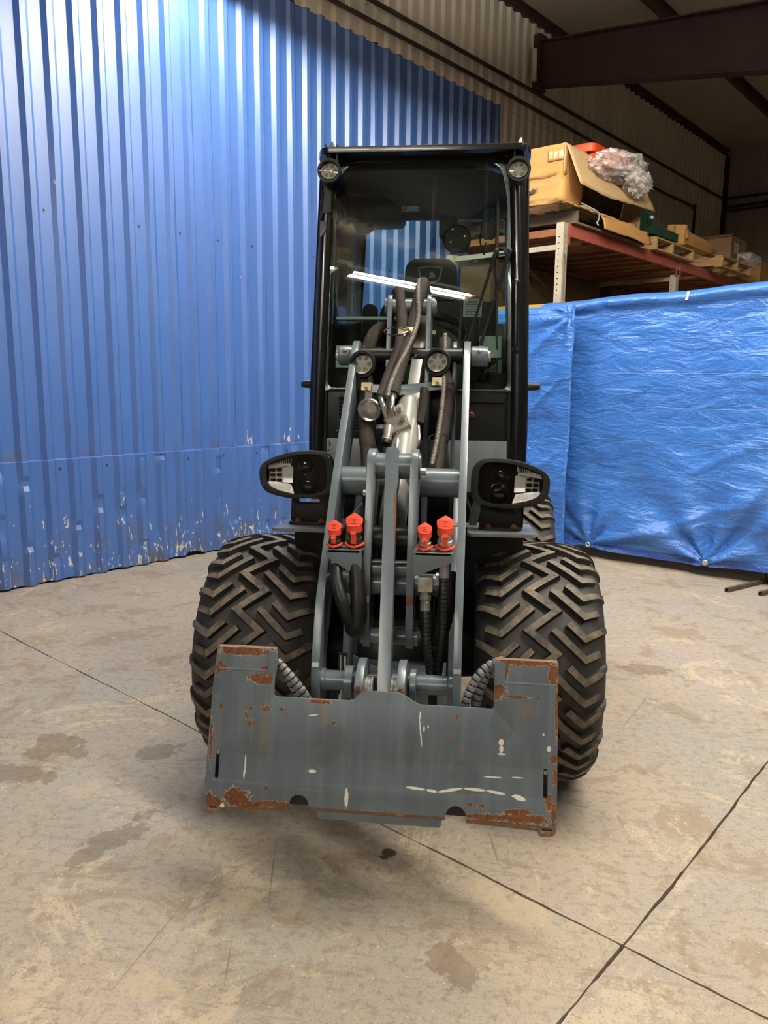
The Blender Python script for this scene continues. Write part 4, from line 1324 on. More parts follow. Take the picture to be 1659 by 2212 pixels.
# ---- loader arms
XL, XR, TA = -0.229, 0.175, 0.024
arm_out = round_poly([(2.045, 0.44), (2.05, 0.60), (2.125, 0.79), (2.41, 1.13), (2.80, 1.535), (2.86, 1.575), (2.92, 1.555), (2.94, 1.48), (2.88, 1.42), (2.54, 1.06), (2.26, 0.76), (2.165, 0.60), (2.15, 0.44)],
                     [0.03, 0.1, 0.04, 0.05, 0.03, 0.03, 0.03, 0.03, 0.05, 0.05, 0.05, 0.05, 0.03])
for x in (XL, XR):
    P('lift_arm', MB().prism(arm_out, (x, 0, 0), Y, Z, X, TA), M['loader_grey'], bevel=0.002)
    P('arm_band', MB().prism([(2.058, 0.615), (2.066, 0.632), (2.074, 0.627), (2.066, 0.611)], (x + 0.002, 0, 0), Y, Z, X, TA - 0.004), M['loader_grey'], smooth=0)
P('upper_cross_tube', MB().cyl((-0.206, 2.475, 1.10), (0.176, 2.475, 1.10), 0.047, 28), M['loader_grey'])
P('lower_cross_tube', MB().lathe([(0, 0.034), (0.012, 0.034), (0.014, 0.029), (0.10, 0.029), (0.28, 0.029), (0.365, 0.029), (0.37, 0.034), (0.382, 0.034)], (-0.206, 2.10, 0.562), X, 24), M['loader_grey'])
# lift pivot at the top of the arms
P('pivot_shaft', MB().cyl((-0.20, 2.865, 1.515), (0.17, 2.865, 1.515), 0.030, 20), M['satin_black'])
for x0, x1 in ((-0.285, -0.229), (0.199, 0.262)):
    b = P('pivot_boss', MB().lathe([(0, 0.030), (0.006, 0.036), (0.05, 0.036), (abs(x1 - x0), 0.033)], (x0, 2.865, 1.515), X, 24), M['loader_grey'])
    P('pin_head', MB().lathe([(0, 0.022), (0.006, 0.022), (0.010, 0.018)], ((x0 if x0 < 0 else x1), 2.865, 1.515), -X if x0 < 0 else X, 16), M['zinc'], b)
    P('bolt', MB().sphere(((x0 + x1) / 2, 2.832, 1.532), 0.007, 8, 6), M['zinc'], b)
# tower plates behind the arms
for x in (-0.196, 0.135):
    P('tower_plate', MB().prism(round_poly([(2.84, 0.60), (3.00, 0.55), (3.00, 1.50), (2.93, 1.575), (2.87, 1.56), (2.83, 1.45)], 0.03), (x, 0, 0), Y, Z, X, 0.014), M['loader_grey'], bevel=0.002)
for x in (-0.108, 0.036):
    P('tower_plate', MB().prism(round_poly([(2.72, 0.80), (2.96, 0.75), (3.00, 1.66), (2.955, 1.745), (2.89, 1.735), (2.86, 1.62)], [0.02, 0.02, 0.04, 0.04, 0.04, 0.05]), (x, 0, 0), Y, Z, X, 0.016), M['loader_grey'], bevel=0.002)
P('tilt_pivot', MB().cyl((-0.12, 2.925, 1.695), (0.066, 2.925, 1.695), 0.030, 20), M['loader_grey'])
P('pin_cap', MB().lathe([(0, 0.034), (0.008, 0.034), (0.010, 0.026), (0.016, 0.024)], (0.054, 2.925, 1.695), X, 20), M['loader_grey'])
P('pin_cap', MB().lathe([(0, 0.034), (0.008, 0.034), (0.010, 0.026)], (-0.112, 2.925, 1.695), -X, 20), M['loader_grey'])
P('bolt', MB().cyl((0.056, 2.90, 1.60), (0.070, 2.90, 1.60), 0.009, 6), M['zinc'])

# ---- tilt cylinder
c0, c1 = Vector((-0.030, 2.36, 0.985)), Vector((-0.004, 2.70, 1.355))
ax = (c1 - c0).normalized(); L = (c1 - c0).length
cy = P('tilt_cylinder', MB().lathe([(0, 0.036), (0.002, 0.044), (0.022, 0.044), (0.024, 0.0425), (0.028, 0.0425), (0.030, 0.044), (L - 0.02, 0.044), (L - 0.006, 0.040), (L, 0.030)], c0, ax, 32), M['cyl_grey'])
P('cylinder_neck', MB().prism(round_poly([(-0.028, -0.01), (0.032, -0.01), (0.026, 0.10), (-0.022, 0.10)], 0.008), c1 - ax * 0.02, X, ax, ax.cross(X).normalized(), 0.045), M['cyl_grey'], cy, bevel=0.004)
P('eye_bar', MB().prism(round_poly([(-0.019, 0.0), (0.019, 0.0), (0.024, 0.46), (-0.02, 0.46)], 0.012), c1 + ax * 0.03, X, ax, ax.cross(X).normalized(), 0.04), M['cyl_grey'], cy, bevel=0.004)
P('piston_rod', MB().cyl(c0 - ax * 0.13, c0 + ax * 0.02, 0.017, 16), M['zinc'], cy)
P('rod_eye', MB().cyl((-0.075, 2.245, 0.868), (0.03, 2.245, 0.868), 0.026, 20), M['loader_grey'], cy)

# ---- bell crank plates, link and their pins
BL, BR = -0.100, 0.030
bell = round_poly([(2.285, 1.205), (2.345, 1.225), (2.41, 1.19), (2.41, 1.12), (2.33, 0.93), (2.30, 0.80), (2.29, 0.66), (2.25, 0.62), (2.195, 0.63), (2.18, 0.69), (2.185, 0.80), (2.205, 0.93)],
                  [0.03, 0.03, 0.03, 0.03, 0.06, 0.04, 0.03, 0.025, 0.025, 0.04, 0.05, 0.08])
for x in (BL, BR):
    bp = P('bell_crank', MB().prism(bell, (x, 0, 0), Y, Z, X, 0.022), M['loader_grey'], bevel=0.002)
    P('weld_bead', MB().box((x + 0.011, 2.1845, 0.785), (0.020, 0.006, 0.022)), M['rust_bolt'] if x > 0 else M['alloy'], bp, bevel=0.002)
P('bell_pin', MB().cyl((BL - 0.006, 2.345, 1.165), (BR + 0.028, 2.345, 1.165), 0.040, 24), M['loader_grey'])
P('bolt', MB().cyl((BR + 0.026, 2.335, 1.150), (BR + 0.044, 2.335, 1.150), 0.011, 6), M['zinc'])
P('bolt', MB().cyl((BL - 0.014, 2.30, 1.085), (BL, 2.30, 1.085), 0.011, 6), M['zinc'])
P('bell_hub', MB().cyl((BL + 0.02, 2.29, 0.950), (BR + 0.002, 2.29, 0.950), 0.040, 24), M['satin_black'])
P('grease_smear', MB().prism(round_poly([(0, 0.0), (0.016, 0.0), (0.018, 0.05), (0.014, 0.10), (0.004, 0.09)], 0.006), (BR + 0.002, 2.262, 1.095), X, Vector((0, 0.3, 0.95)), -Y, 0.004), M['grease_and_groove'])
P('cross_pin', MB().cyl((BL + 0.02, 2.24, 0.872), (BR + 0.002, 2.24, 0.872), 0.020, 20), M['satin_black'])
P('bell_foot_pin', MB().cyl((BL - 0.01, 2.225, 0.66), (BR + 0.036, 2.225, 0.66), 0.026, 20), M['loader_grey'])
ex = Vector((0.0, -0.436, -0.90)).normalized()
link_top = Vector((-0.049, 2.33, 1.225)); link_bot = Vector((-0.033, 2.005, 0.548))
ld = (link_bot - link_top); LL = ld.length; ld.normalize()
lx = (X - ld * X.dot(ld)).normalized(); ln = lx.cross(ld).normalized()
if ln.y > 0: ln = -ln
P('tilt_link', MB().prism(round_poly([(0.0, 0.0), (0.040, 0.0), (0.041, 0.11), (0.036, 0.14), (0.036, LL - 0.08), (0.043, LL - 0.04), (0.043, LL), (0.0, LL), (0.0, LL - 0.04), (0.0, 0.14)],
  [0.012, 0.012, 0.01, 0.01, 0.01, 0.01, 0.012, 0.012, 0.01, 0.01]), link_top, lx, ld, -ln, 0.055), M['loader_grey'], bevel=0.004)
P('rust_scar', MB().prism([(0.030, 0.15), (0.0365, 0.15), (0.0365, 0.30), (0.033, 0.27), (0.031, 0.22)], link_top + ln * 0.0005, lx, ld, -ln, 0.002), M['rust_bolt'], smooth=0)

# ---- coupler brackets, couplers and red caps
def coupler(x, y, z, big, mat):
    r = 0.021 if big else 0.0175
    h = 0.072 if big else 0.056
    up = Vector((0, -0.10, 1)).normalized()
    O = Vector((x, y, z))
    cpl = P('quick_coupler', MB().lathe([(-0.012, r * 0.8), (0, r), (h * 0.2, r), (h * 0.22, r * 1.08), (h * 0.34, r * 1.08), (h * 0.36, r * 0.92), (h * 0.62, r * 0.92), (h * 0.64, r), (h * 0.8, r)], O, up, 20), mat)
    capc = O + up * h * 0.62
    f1 = Vector((0, -0.62, 0.78)).normalized()
    cap = P('dust_cap', MB().lathe([(0, r * 1.12), (0.006, r * 1.16), (0.010, r * 1.12), (h * 0.30, r * 1.10)], capc, up, 20), M['red_cap'], cpl)
    # slanted top pad: a rounded diamond narrowing into the strap
    tp = capc + up * h * 0.40 - Y * 0.004
    e1 = X; e2 = Vector((0, 0.60, 0.80)).normalized()
    nn = e1.cross(e2)
    pad = round_poly([(0, 1.45 * r), (1.22 * r, 0.65 * r), (1.16 * r, -0.15 * r), (0.40 * r, -1.25 * r), (-0.40 * r, -1.25 * r), (-1.16 * r, -0.15 * r), (-1.22 * r, 0.65 * r)], 0.22 * r)
    P('cap_pad', MB().prism(pad, tp, e1, e2, -nn, 0.010), M['red_cap'], cpl, bevel=0.002)
    for q in range(3):
        P('cap_mark', MB().box(tp + e2 * (r * (0.45 - 0.35 * q)) + nn * 0.0006, (r * (0.7, 0.35, 0.8)[q], 0.0012, 0.0012)), M['rust_bolt'], cpl, smooth=0)
    base = O + up * 0.004
    s0 = tp + e2 * (-1.15 * r) + nn * 0.0
    s = smooth_path([s0 + e2 * 0.006, s0 + Vector((0, -0.008, -0.014)), base + Vector((0.001, -r * 1.38, h * 0.42)), base + Vector((0, -r * 1.22, 0.006))], 5)
    mb = MB()
    w = r * 0.36
    vs = []
    for p in s:
        vs += [p + X * -w, p + X * w, p + X * w + Y * 0.004, p + X * -w + Y * 0.004]
    fs = []
    for i in range(len(s) - 1):
        for k in range(4):
            fs.append((i * 4 + k, i * 4 + (k + 1) % 4, i * 4 + 4 + (k + 1) % 4, i * 4 + 4 + k))
    fs += [(3, 2, 1, 0), tuple(len(vs) - 4 + k for k in range(4))]
    mb.add(vs, fs)
    P('cap_strap', mb, M['red_cap'], cpl)
    pts = [base + Vector((cos(a) * r * 1.28, sin(a) * r * 1.25, -0.004 + 0.006 * abs(cos(a)))) for a in [2 * pi * k / 20 for k in range(21)]]
    P('cap_ring', MB().tube(pts, 0.0042, 8, cap=False), M['red_cap'], cpl)
M['olive_coupler'] = paint('dull olive coupler', (0.07, 0.065, 0.05), 0.4, 0.5, nscale=30)
P('coupler_bracket', MB().prism(round_poly([(-0.205, 0.935), (-0.10, 0.935), (-0.10, 0.858), (-0.112, 0.858), (-0.190, 0.905), (-0.205, 0.918)], [0.004, 0, 0.003, 0.01, 0.02, 0.008]), (0, 2.165, 0), X, Z, Y, 0.010), M['loader_grey'], bevel=0.002)
P('coupler_shelf', MB().prism(round_poly([(-0.205, 0.0), (-0.10, 0.0), (-0.10, 0.065), (-0.205, 0.065)], 0.006), (0, 2.165, 0.928), X, Y, Z, 0.008), M['loader_grey'], bevel=0.002)
P('coupler_bracket', MB().prism(round_poly([(0.052, 0.935), (0.166, 0.935), (0.166, 0.912), (0.155, 0.905), (0.064, 0.868), (0.052, 0.868)], [0, 0.004, 0.008, 0.012, 0.01, 0.003]), (0, 2.165, 0), X, Z, Y, 0.010), M['loader_grey'], bevel=0.002)
P('coupler_shelf', MB().prism(round_poly([(0.052, 0.0), (0.166, 0.0), (0.166, 0.065), (0.052, 0.065)], 0.006), (0, 2.165, 0.928), X, Y, Z, 0.008), M['alloy'], bevel=0.002)
coupler(-0.184, 2.195, 0.942, False, M['olive_coupler'])
coupler(-0.126, 2.205, 0.942, True, M['olive_coupler'])
coupler(0.082, 2.195, 0.942, False, M['zinc'])
coupler(0.141, 2.205, 0.942, True, M['zinc'])
# fittings under the right bracket
P('fitting_block', MB().box((0.088, 2.175, 0.842), (0.042, 0.042, 0.042)), M['alloy'], bevel=0.003)
P('hose_fitting', MB().lathe([(0, 0.014), (0.012, 0.014), (0.014, 0.017), (0.028, 0.017), (0.030, 0.012), (0.034, 0.015), (0.06, 0.015)], (0.088, 2.172, 0.822), Vector((0.02, -0.25, -1)), 10), M['zinc'])
P('hose_fitting', MB().lathe([(0, 0.012), (0.015, 0.012), (0.016, 0.016), (0.032, 0.016), (0.034, 0.014), (0.065, 0.015)], (0.140, 2.185, 0.925), Vector((0.0, -0.2, -1)), 10), M['zinc'])
P('hose_fitting', MB().cyl((0.118, 2.18, 0.868), (0.150, 2.18, 0.868), 0.010, 8), M['zinc'])
P('hose_fitting', MB().lathe([(0, 0.013), (0.014, 0.013), (0.015, 0.010), (0.03, 0.013)], (-0.184, 2.19, 0.915), Vector((0.1, -0.2, -1)), 10), M['zinc'])

# ---- hoses
def hose(name, pts, r, mat, rib=None, n=12):
    if rib:
        p, rs, fl = ribbed(pts, r, rib)
        mb = MB().tube(p, rs, n)
        mb.mi = [fl[min(q // n, len(fl) - 1)] for q in range(len(mb.f))]
        return P(name, mb, [M[mat], M['grease_and_groove']], smooth=50)  # groove faces take the darker material so the ribs read
    else:
        mb = MB().tube(smooth_path(pts, 7), r, n)
    return P(name, mb, M[mat], smooth=60 if not rib else 50)
hose('sleeved_hose', [(-0.086, 2.99, 1.70), (-0.082, 2.965, 1.752), (-0.068, 2.93, 1.735), (-0.052, 2.86, 1.628), (-0.055, 2.79, 1.535), (-0.078, 2.735, 1.46), (-0.092, 2.67, 1.40), (-0.100, 2.635, 1.365)], 0.0205, 'sleeve')
hose('sleeved_hose', [(0.022, 2.995, 1.73), (0.016, 2.97, 1.785), (0.010, 2.93, 1.755), (-0.008, 2.875, 1.652), (-0.022, 2.82, 1.575), (-0.040, 2.755, 1.50), (-0.055, 2.69, 1.43), (-0.062, 2.64, 1.378)], 0.0225, 'sleeve')
hose('loom', [(0.002, 2.945, 1.795), (0.002, 2.895, 1.735), (0.006, 2.845, 1.64), (-0.018, 2.775, 1.552), (-0.052, 2.705, 1.470), (-0.070, 2.64, 1.41), (-0.076, 2.60, 1.37)], 0.009, 'loom', 0.006)
hose('sleeved_hose', [(0.100, 2.975, 1.575), (0.112, 2.905, 1.50), (0.122, 2.83, 1.40), (0.116, 2.74, 1.305), (0.108, 2.64, 1.23), (0.098, 2.55, 1.155), (0.09, 2.50, 1.08)], 0.0255, 'sleeve')
hose('loom', [(0.104, 2.90, 1.595), (0.106, 2.83, 1.50), (0.108, 2.73, 1.385), (0.104, 2.65, 1.31), (0.096, 2.565, 1.228), (0.084, 2.49, 1.155)], 0.0085, 'loom', 0.006)
hose('sleeved_hose', [(-0.115, 3.0, 1.56), (-0.125, 2.95, 1.612), (-0.155, 2.915, 1.595), (-0.180, 2.89, 1.53), (-0.182, 2.87, 1.44), (-0.172, 2.78, 1.35), (-0.150, 2.64, 1.25), (-0.13, 2.56, 1.16), (-0.12, 2.50, 1.05)], 0.029, 'sleeve')
hose('black_hose', [(-0.165, 2.80, 1.36), (-0.15, 2.70, 1.26), (-0.135, 2.62, 1.15), (-0.13, 2.60, 1.0), (-0.13, 2.6, 0.8)], 0.028, 'hose_black')
hose('black_hose', [(-0.180, 2.185, 0.885), (-0.170, 2.155, 0.838), (-0.152, 2.135, 0.79), (-0.132, 2.135, 0.735), (-0.112, 2.155, 0.712), (-0.104, 2.18, 0.74)], 0.0195, 'hose_black')
hose('black_hose', [(-0.122, 2.195, 0.91), (-0.112, 2.165, 0.84), (-0.107, 2.145, 0.77), (-0.112, 2.14, 0.716), (-0.13, 2.15, 0.70)], 0.0225, 'hose_black')
hose('ribbed_hose', [(0.0905, 2.152, 0.765), (0.093, 2.14, 0.73), (0.098, 2.125, 0.67), (0.108, 2.12, 0.61), (0.116, 2.125, 0.53), (0.12, 2.14, 0.44), (0.12, 2.16, 0.36)], 0.0135, 'hose_black', 0.012)
hose('ribbed_hose', [(0.140, 2.168, 0.86), (0.141, 2.15, 0.80), (0.141, 2.135, 0.71), (0.134, 2.125, 0.62), (0.126, 2.14, 0.53)], 0.0125, 'hose_black', 0.012)
hose('black_hose', [(0.15, 2.25, 0.86), (0.145, 2.20, 0.74), (0.115, 2.2, 0.66), (0.09, 2.22, 0.72), (0.09, 2.28, 0.82)], 0.026, 'hose_black')
hose('black_hose', [(0.195, 2.55, 1.05), (0.215, 2.56, 1.0), (0.222, 2.57, 0.95)], 0.0035, 'loom')
hose('black_hose', [(-0.14, 2.46, 1.03), (-0.175, 2.44, 0.98), (-0.19, 2.45, 0.90)], 0.005, 'loom')
for pts in ([(-0.33, 1.955, 0.675), (-0.300, 1.955, 0.664), (-0.276, 1.945, 0.645), (-0.250, 1.94, 0.618), (-0.225, 1.94, 0.585), (-0.20, 1.95, 0.53)],
            [(-0.33, 1.985, 0.655), (-0.300, 1.98, 0.643), (-0.280, 1.97, 0.622), (-0.258, 1.965, 0.59), (-0.235, 1.965, 0.55)],
            [(0.31, 1.955, 0.70), (0.278, 1.955, 0.688), (0.252, 1.945, 0.668), (0.232, 1.94, 0.638), (0.216, 1.935, 0.60), (0.205, 1.945, 0.54)],
            [(0.31, 1.985, 0.682), (0.282, 1.985, 0.665), (0.262, 1.975, 0.638), (0.247, 1.965, 0.60), (0.238, 1.965, 0.55)]):
    hose('spiral_hose', pts, 0.0125, 'spiral', 0.0155)
for (x, y, z, r, a) in ((-0.066, 2.82, 1.60, 0.045, 0.2), (-0.03, 2.775, 1.51, 0.038, 0.4), (-0.065, 2.705, 1.425, 0.034, 0.5), (0.112, 2.80, 1.405, 0.034, 0.2), (0.10, 2.63, 1.235, 0.034, 0.2)):
    pts = [Vector((x + r * cos(t), y - 0.02 + 0.4 * r * sin(t), z + r * 0.35 * sin(t) + 0.2 * r * cos(t) * a)) for t in [2 * pi * k / 18 for k in range(19)]]
    P('cable_tie', MB().tube(pts, 0.0022, 6, cap=False), M['hose_black'])
# clamp over the two sleeves
cp = P('hose_clamp', MB().prism([(-0.032, -0.014), (0.032, -0.014), (0.034, 0.014), (-0.034, 0.014)], (-0.030, 2.818, 1.603), X, Vector((0, 0.5, 0.87)), -Y, 0.004), M['yellow_zinc'], bevel=0.001)
P('clamp_face', MB().prism([(-0.032, -0.024), (0.030, -0.024), (0.030, -0.016), (0.0, 0.002), (-0.032, -0.016)], (-0.030, 2.812, 1.600), X, Vector((0, 0.1, 0.99)), -Y, 0.003), M['zinc'], cp, smooth=0)
P('bolt', MB().cyl((-0.030, 2.818, 1.608), (-0.030, 2.806, 1.612), 0.006, 6), M['zinc'], cp)

# ---- light bar, horn, valve block
lbx = P('light_bar', MB().prism(round_poly([(-0.165, -0.016), (-0.04, -0.028), (0.105, -0.004), (0.105, 0.024), (-0.03, 0.010), (-0.165, 0.010)], 0.004), (0, 2.672, 1.402), X, Vector((0, 0.25, 0.97)), Y, 0.006, [rrect(0.035, -0.006, 0.055, 0.002, 0.004)]), M['loader_grey'], bevel=0.001)
P('bar_bracket', MB().prism([(-0.035, -0.01), (0.02, -0.01), (0.02, -0.10), (-0.035, -0.09)], (0.0, 2.745, 1.40), X, Z, Y, 0.006), M['loader_grey'])
for x, z in ((-0.158, 1.405), (0.086, 1.424)):
    tb_ = P('light_tab', MB().prism(rrect(-0.015, -0.014, 0.019, 0.014, 0.003), (x, 2.664, z), X, Vector((0, 0.35, 0.94)), Y, 0.008), M['yellow_zinc'], lbx, bevel=0.001)
    P('bolt', MB().cyl((x + 0.003, 2.667, z - 0.004), (x + 0.003, 2.652, z - 0.006), 0.007, 6), M['zinc'], lbx)
hx = Vector((-0.10, -0.93, -0.22)).normalized()
hr = P('horn', MB().lathe([(-0.05, 0.018), (-0.03, 0.022), (-0.022, 0.034), (-0.012, 0.040), (0.0, 0.041), (0.004, 0.038), (0.001, 0.031), (0.000, 0.029), (0.006, 0.027), (0.010, 0.012), (0.012, 0.0)], (-0.139, 2.625, 1.325), hx, 32), M['zinc'])
P('horn_bracket', MB().prism([(-0.012, 0), (0.012, 0), (0.012, 0.075), (-0.012, 0.075)], (-0.150, 2.675, 1.345), X, Vector((0.0, 0.35, 0.94)), Y, 0.004), M['cyl_grey'], hr)
rv = Matrix.Rotation(radians(-28), 3, 'Y') @ Matrix.Rotation(radians(-42), 3, 'X')
vb = P('valve_block', MB().box((-0.036, 2.605, 1.285), (0.070, 0.054, 0.105), rv), M['alloy'], bevel=0.003)
for o_ in ((0.02, -0.028, 0.022), (0.02, -0.028, -0.022)):
    c = Vector((-0.036, 2.605, 1.285)) + rv @ Vector(o_)
    P('plug', MB().cyl(c, c + rv @ Vector((0, -0.008, 0)), 0.010, 12), M['zinc'], vb)
for q in range(4):
    c = Vector((-0.036, 2.605, 1.285)) + rv @ Vector((-0.012, -0.0255, 0.018 - 0.012 * q))
    P('stamped_mark', MB().box(c, (0.022, 0.001, 0.003), rv), M['zinc'], vb, smooth=0)
s0 = Vector((-0.066, 2.57, 1.272)); sd = Vector((-0.10, -0.55, -0.83)).normalized()
so = P('solenoid', MB().lathe([(0, 0.0175), (0.045, 0.0175), (0.046, 0.0165), (0.048, 0.0175), (0.052, 0.017), (0.052, 0.012), (0.058, 0.012)], s0, sd, 20), M['alloy'], vb)
P('solenoid_plug', MB().box(s0 + sd * 0.03 + Vector((-0.024, -0.002, 0.008)), (0.026, 0.026, 0.045), Matrix.Rotation(0.5, 3, 'X')), M['plastic_black'], vb, bevel=0.003)
P('solenoid_cap', MB().lathe([(0, 0.0175), (0.014, 0.0175), (0.016, 0.015)], s0 + sd * 0.052, sd, 10), M['hose_black'], vb)
P('nut', MB().lathe([(0, 0.014), (0.012, 0.014), (0.013, 0.011), (0.024, 0.011)], (-0.030, 2.565, 1.255), Vector((-0.05, -0.55, -0.83)), 6), M['zinc'], vb)
P('pipe', MB().tube(smooth_path([(-0.031, 2.555, 1.24), (-0.033, 2.52, 1.215), (-0.036, 2.49, 1.17), (-0.037, 2.48, 1.12)], 5), 0.0085, 12), M['zinc'], vb)
for pts in ([(-0.099, 2.637, 1.37), (-0.094, 2.615, 1.352), (-0.088, 2.605, 1.338), (-0.084, 2.608, 1.318), (-0.078, 2.612, 1.30)],
            [(-0.061, 2.64, 1.376), (-0.060, 2.612, 1.358), (-0.060, 2.600, 1.338), (-0.056, 2.60, 1.320), (-0.050, 2.602, 1.305)]):
    P('elbow_pipe', MB().tube(smooth_path(pts, 5), 0.0095, 12), M['zinc'], vb)
    P('nut', MB().lathe([(0, 0.0135), (0.010, 0.0135), (0.011, 0.011), (0.018, 0.011)], pts[-1], Vector(pts[-1]) - Vector(pts[-2]), 6), M['zinc'], vb)
    P('collar', MB().lathe([(0, 0.0145), (0.008, 0.0145)], pts[0], Vector(pts[1]) - Vector(pts[0]), 16), M['zinc'], vb)
P('elbow_pipe', MB().tube(smooth_path([(0.030, 2.60, 1.275), (0.034, 2.585, 1.245), (0.034, 2.57, 1.225), (0.028, 2.575, 1.205)], 5), 0.008, 10), M['zinc'])
hose('black_hose', [(0.045, 2.66, 1.40), (0.042, 2.635, 1.34), (0.034, 2.61, 1.285)], 0.014, 'sleeve')

# ---- round work lights
def work_light(c, d, R, upv=Z):
    c = Vector(c); d = Vector(d).normalized()
    ex_ = d.cross(upv).normalized() * -1; ez_ = ex_.cross(d) * -1
    if ez_.z < 0: ez_ = -ez_
    w = P('work_light', MB().lathe([(-0.048, R * 0.45), (-0.042, R * 0.72), (-0.02, R * 0.96), (-0.012, R), (0.004, R), (0.008, R * 0.97), (0.008, R * 0.80), (-0.018, R * 0.77), (-0.024, R * 0.70)], c, d, 36, caps=True), M['plastic_black'])
    dr = (d + Z * 0.42).normalized()   # the dish inside tips upwards
    er = (Z - dr * Z.dot(dr)).normalized()
    P('lamp_reflector', MB().lathe([(-0.003, R * 0.74), (0.0, R * 0.74), (0.0001, 0.0)], c - d * 0.004, dr, 32), M['reflector'], w)
    for k in range(6):
        a = radians(90 + 60 * k + 30)
        q = c - d * 0.004 + (ex_ * cos(a) + er * sin(a)) * R * 0.49 + dr * 0.0005
        P('led', MB().lathe([(0, R * 0.165), (0.0015, R * 0.165), (0.003, R * 0.12), (0.0035, 0)], q, dr, 14), M['led_amber'], w)
    P('lamp_cover', MB().lathe([(0, R * 0.80), (0.0015, R * 0.78), (0.003, R * 0.4), (0.0035, 0)], c + d * 0.0065, d, 32), M['lamp_glass'], w)
    return w
for x, z in ((-0.349, 2.201), (0.355, 2.194)):
    w = work_light((x, 3.02, z), (0.02, -1, 0.02), 0.0445)
    for s in (-0.022, 0.022):
        P('bracket_leg', MB().prism([(-0.003, 0), (0.003, 0), (0.003, 0.065), (-0.003, 0.065)], (x + s + 0.006, 3.03, z + 0.030), X, Z, Y, 0.022), M['satin_black'], w, smooth=0)
    P('bracket_bolt', MB().lathe([(0, 0.010), (0.010, 0.010), (0.011, 0.006), (0.018, 0.006)], (x + 0.006, 3.05, 2.292), Z, 6), M['zinc'], w)
for x, y, z in ((-0.182, 2.772, 1.482), (0.082, 2.80, 1.492)):
    w = work_light((x, y - 0.02, z), (-0.12, -1, -0.04), 0.0485)
    P('bracket_leg', MB().prism([(-0.012, 0), (0.012, 0), (0.016, 0.04), (-0.016, 0.04)], (x + 0.006, y - 0.010, z - 0.075), X, Z, Y, 0.006), M['satin_black'], w, smooth=0)

# ---- fenders, headlights
def fender(sx, x0, x1, y0, y1, lead):
    f = P('fender_plate', MB().prism(round_poly([(x0, y0), (x1, y0 + 0.01), (x1 - lead, y1), (x0, y1)] if sx > 0 else [(x1, y0), (x0, y0), (x0, y1), (x1 + lead, y1)], [0.02, 0.012, 0.012, 0.02] if sx > 0 else [0.012, 0.02, 0.02, 0.012]), (0, 0, 0.932), X, Y, -Z, 0.012), M['grille_dark'], bevel=0.002)
    return f
fender(1, 0.205, 0.430, 2.50, 2.70, 0.008)
fender(-1, -0.215, -0.452, 2.49, 2.71, 0.03)
P('fender_flange', MB().box((-0.30, 2.70, 0.86), (0.22, 0.10, 0.13)), M['satin_black'], bevel=0.005)
P('fender_flange', MB().box((0.30, 2.70, 0.86), (0.20, 0.10, 0.13)), M['satin_black'], bevel=0.005)
HS = 2.62 / 1660 / 8.73
def hp(p):
    return [((x - 804) * HS, -(y - 630) * HS) for x, y in p]
H_OUT = [(85, 600), (100, 430), (160, 300), (260, 225), (420, 200), (600, 198), (800, 215), (1000, 250), (1250, 335), (1430, 430), (1510, 530), (1520, 640), (1510, 780), (1470, 900), (1380, 1000), (1200, 1060), (1000, 1100), (700, 1110), (450, 1090), (250, 1040), (130, 980), (90, 850)]
H_IN = [(215, 700), (240, 380), (330, 285), (450, 265), (700, 272), (900, 310), (1200, 402), (1375, 485), (1388, 600), (1378, 760), (1320, 865), (1100, 965), (850, 1030), (500, 1030), (300, 965), (222, 860)]
H_WHITE = [(890, 510), (940, 490), (1075, 520), (1070, 820), (870, 830)]
H_BEIGE = [(1075, 520), (1330, 570), (1340, 790), (1070, 820)]
H_TOP = [(910, 322), (1365, 482), (1380, 560), (1290, 545), (942, 490)]
H_BOT = [(905, 850), (1325, 790), (1345, 830), (1290, 900), (1100, 975), (840, 1030)]
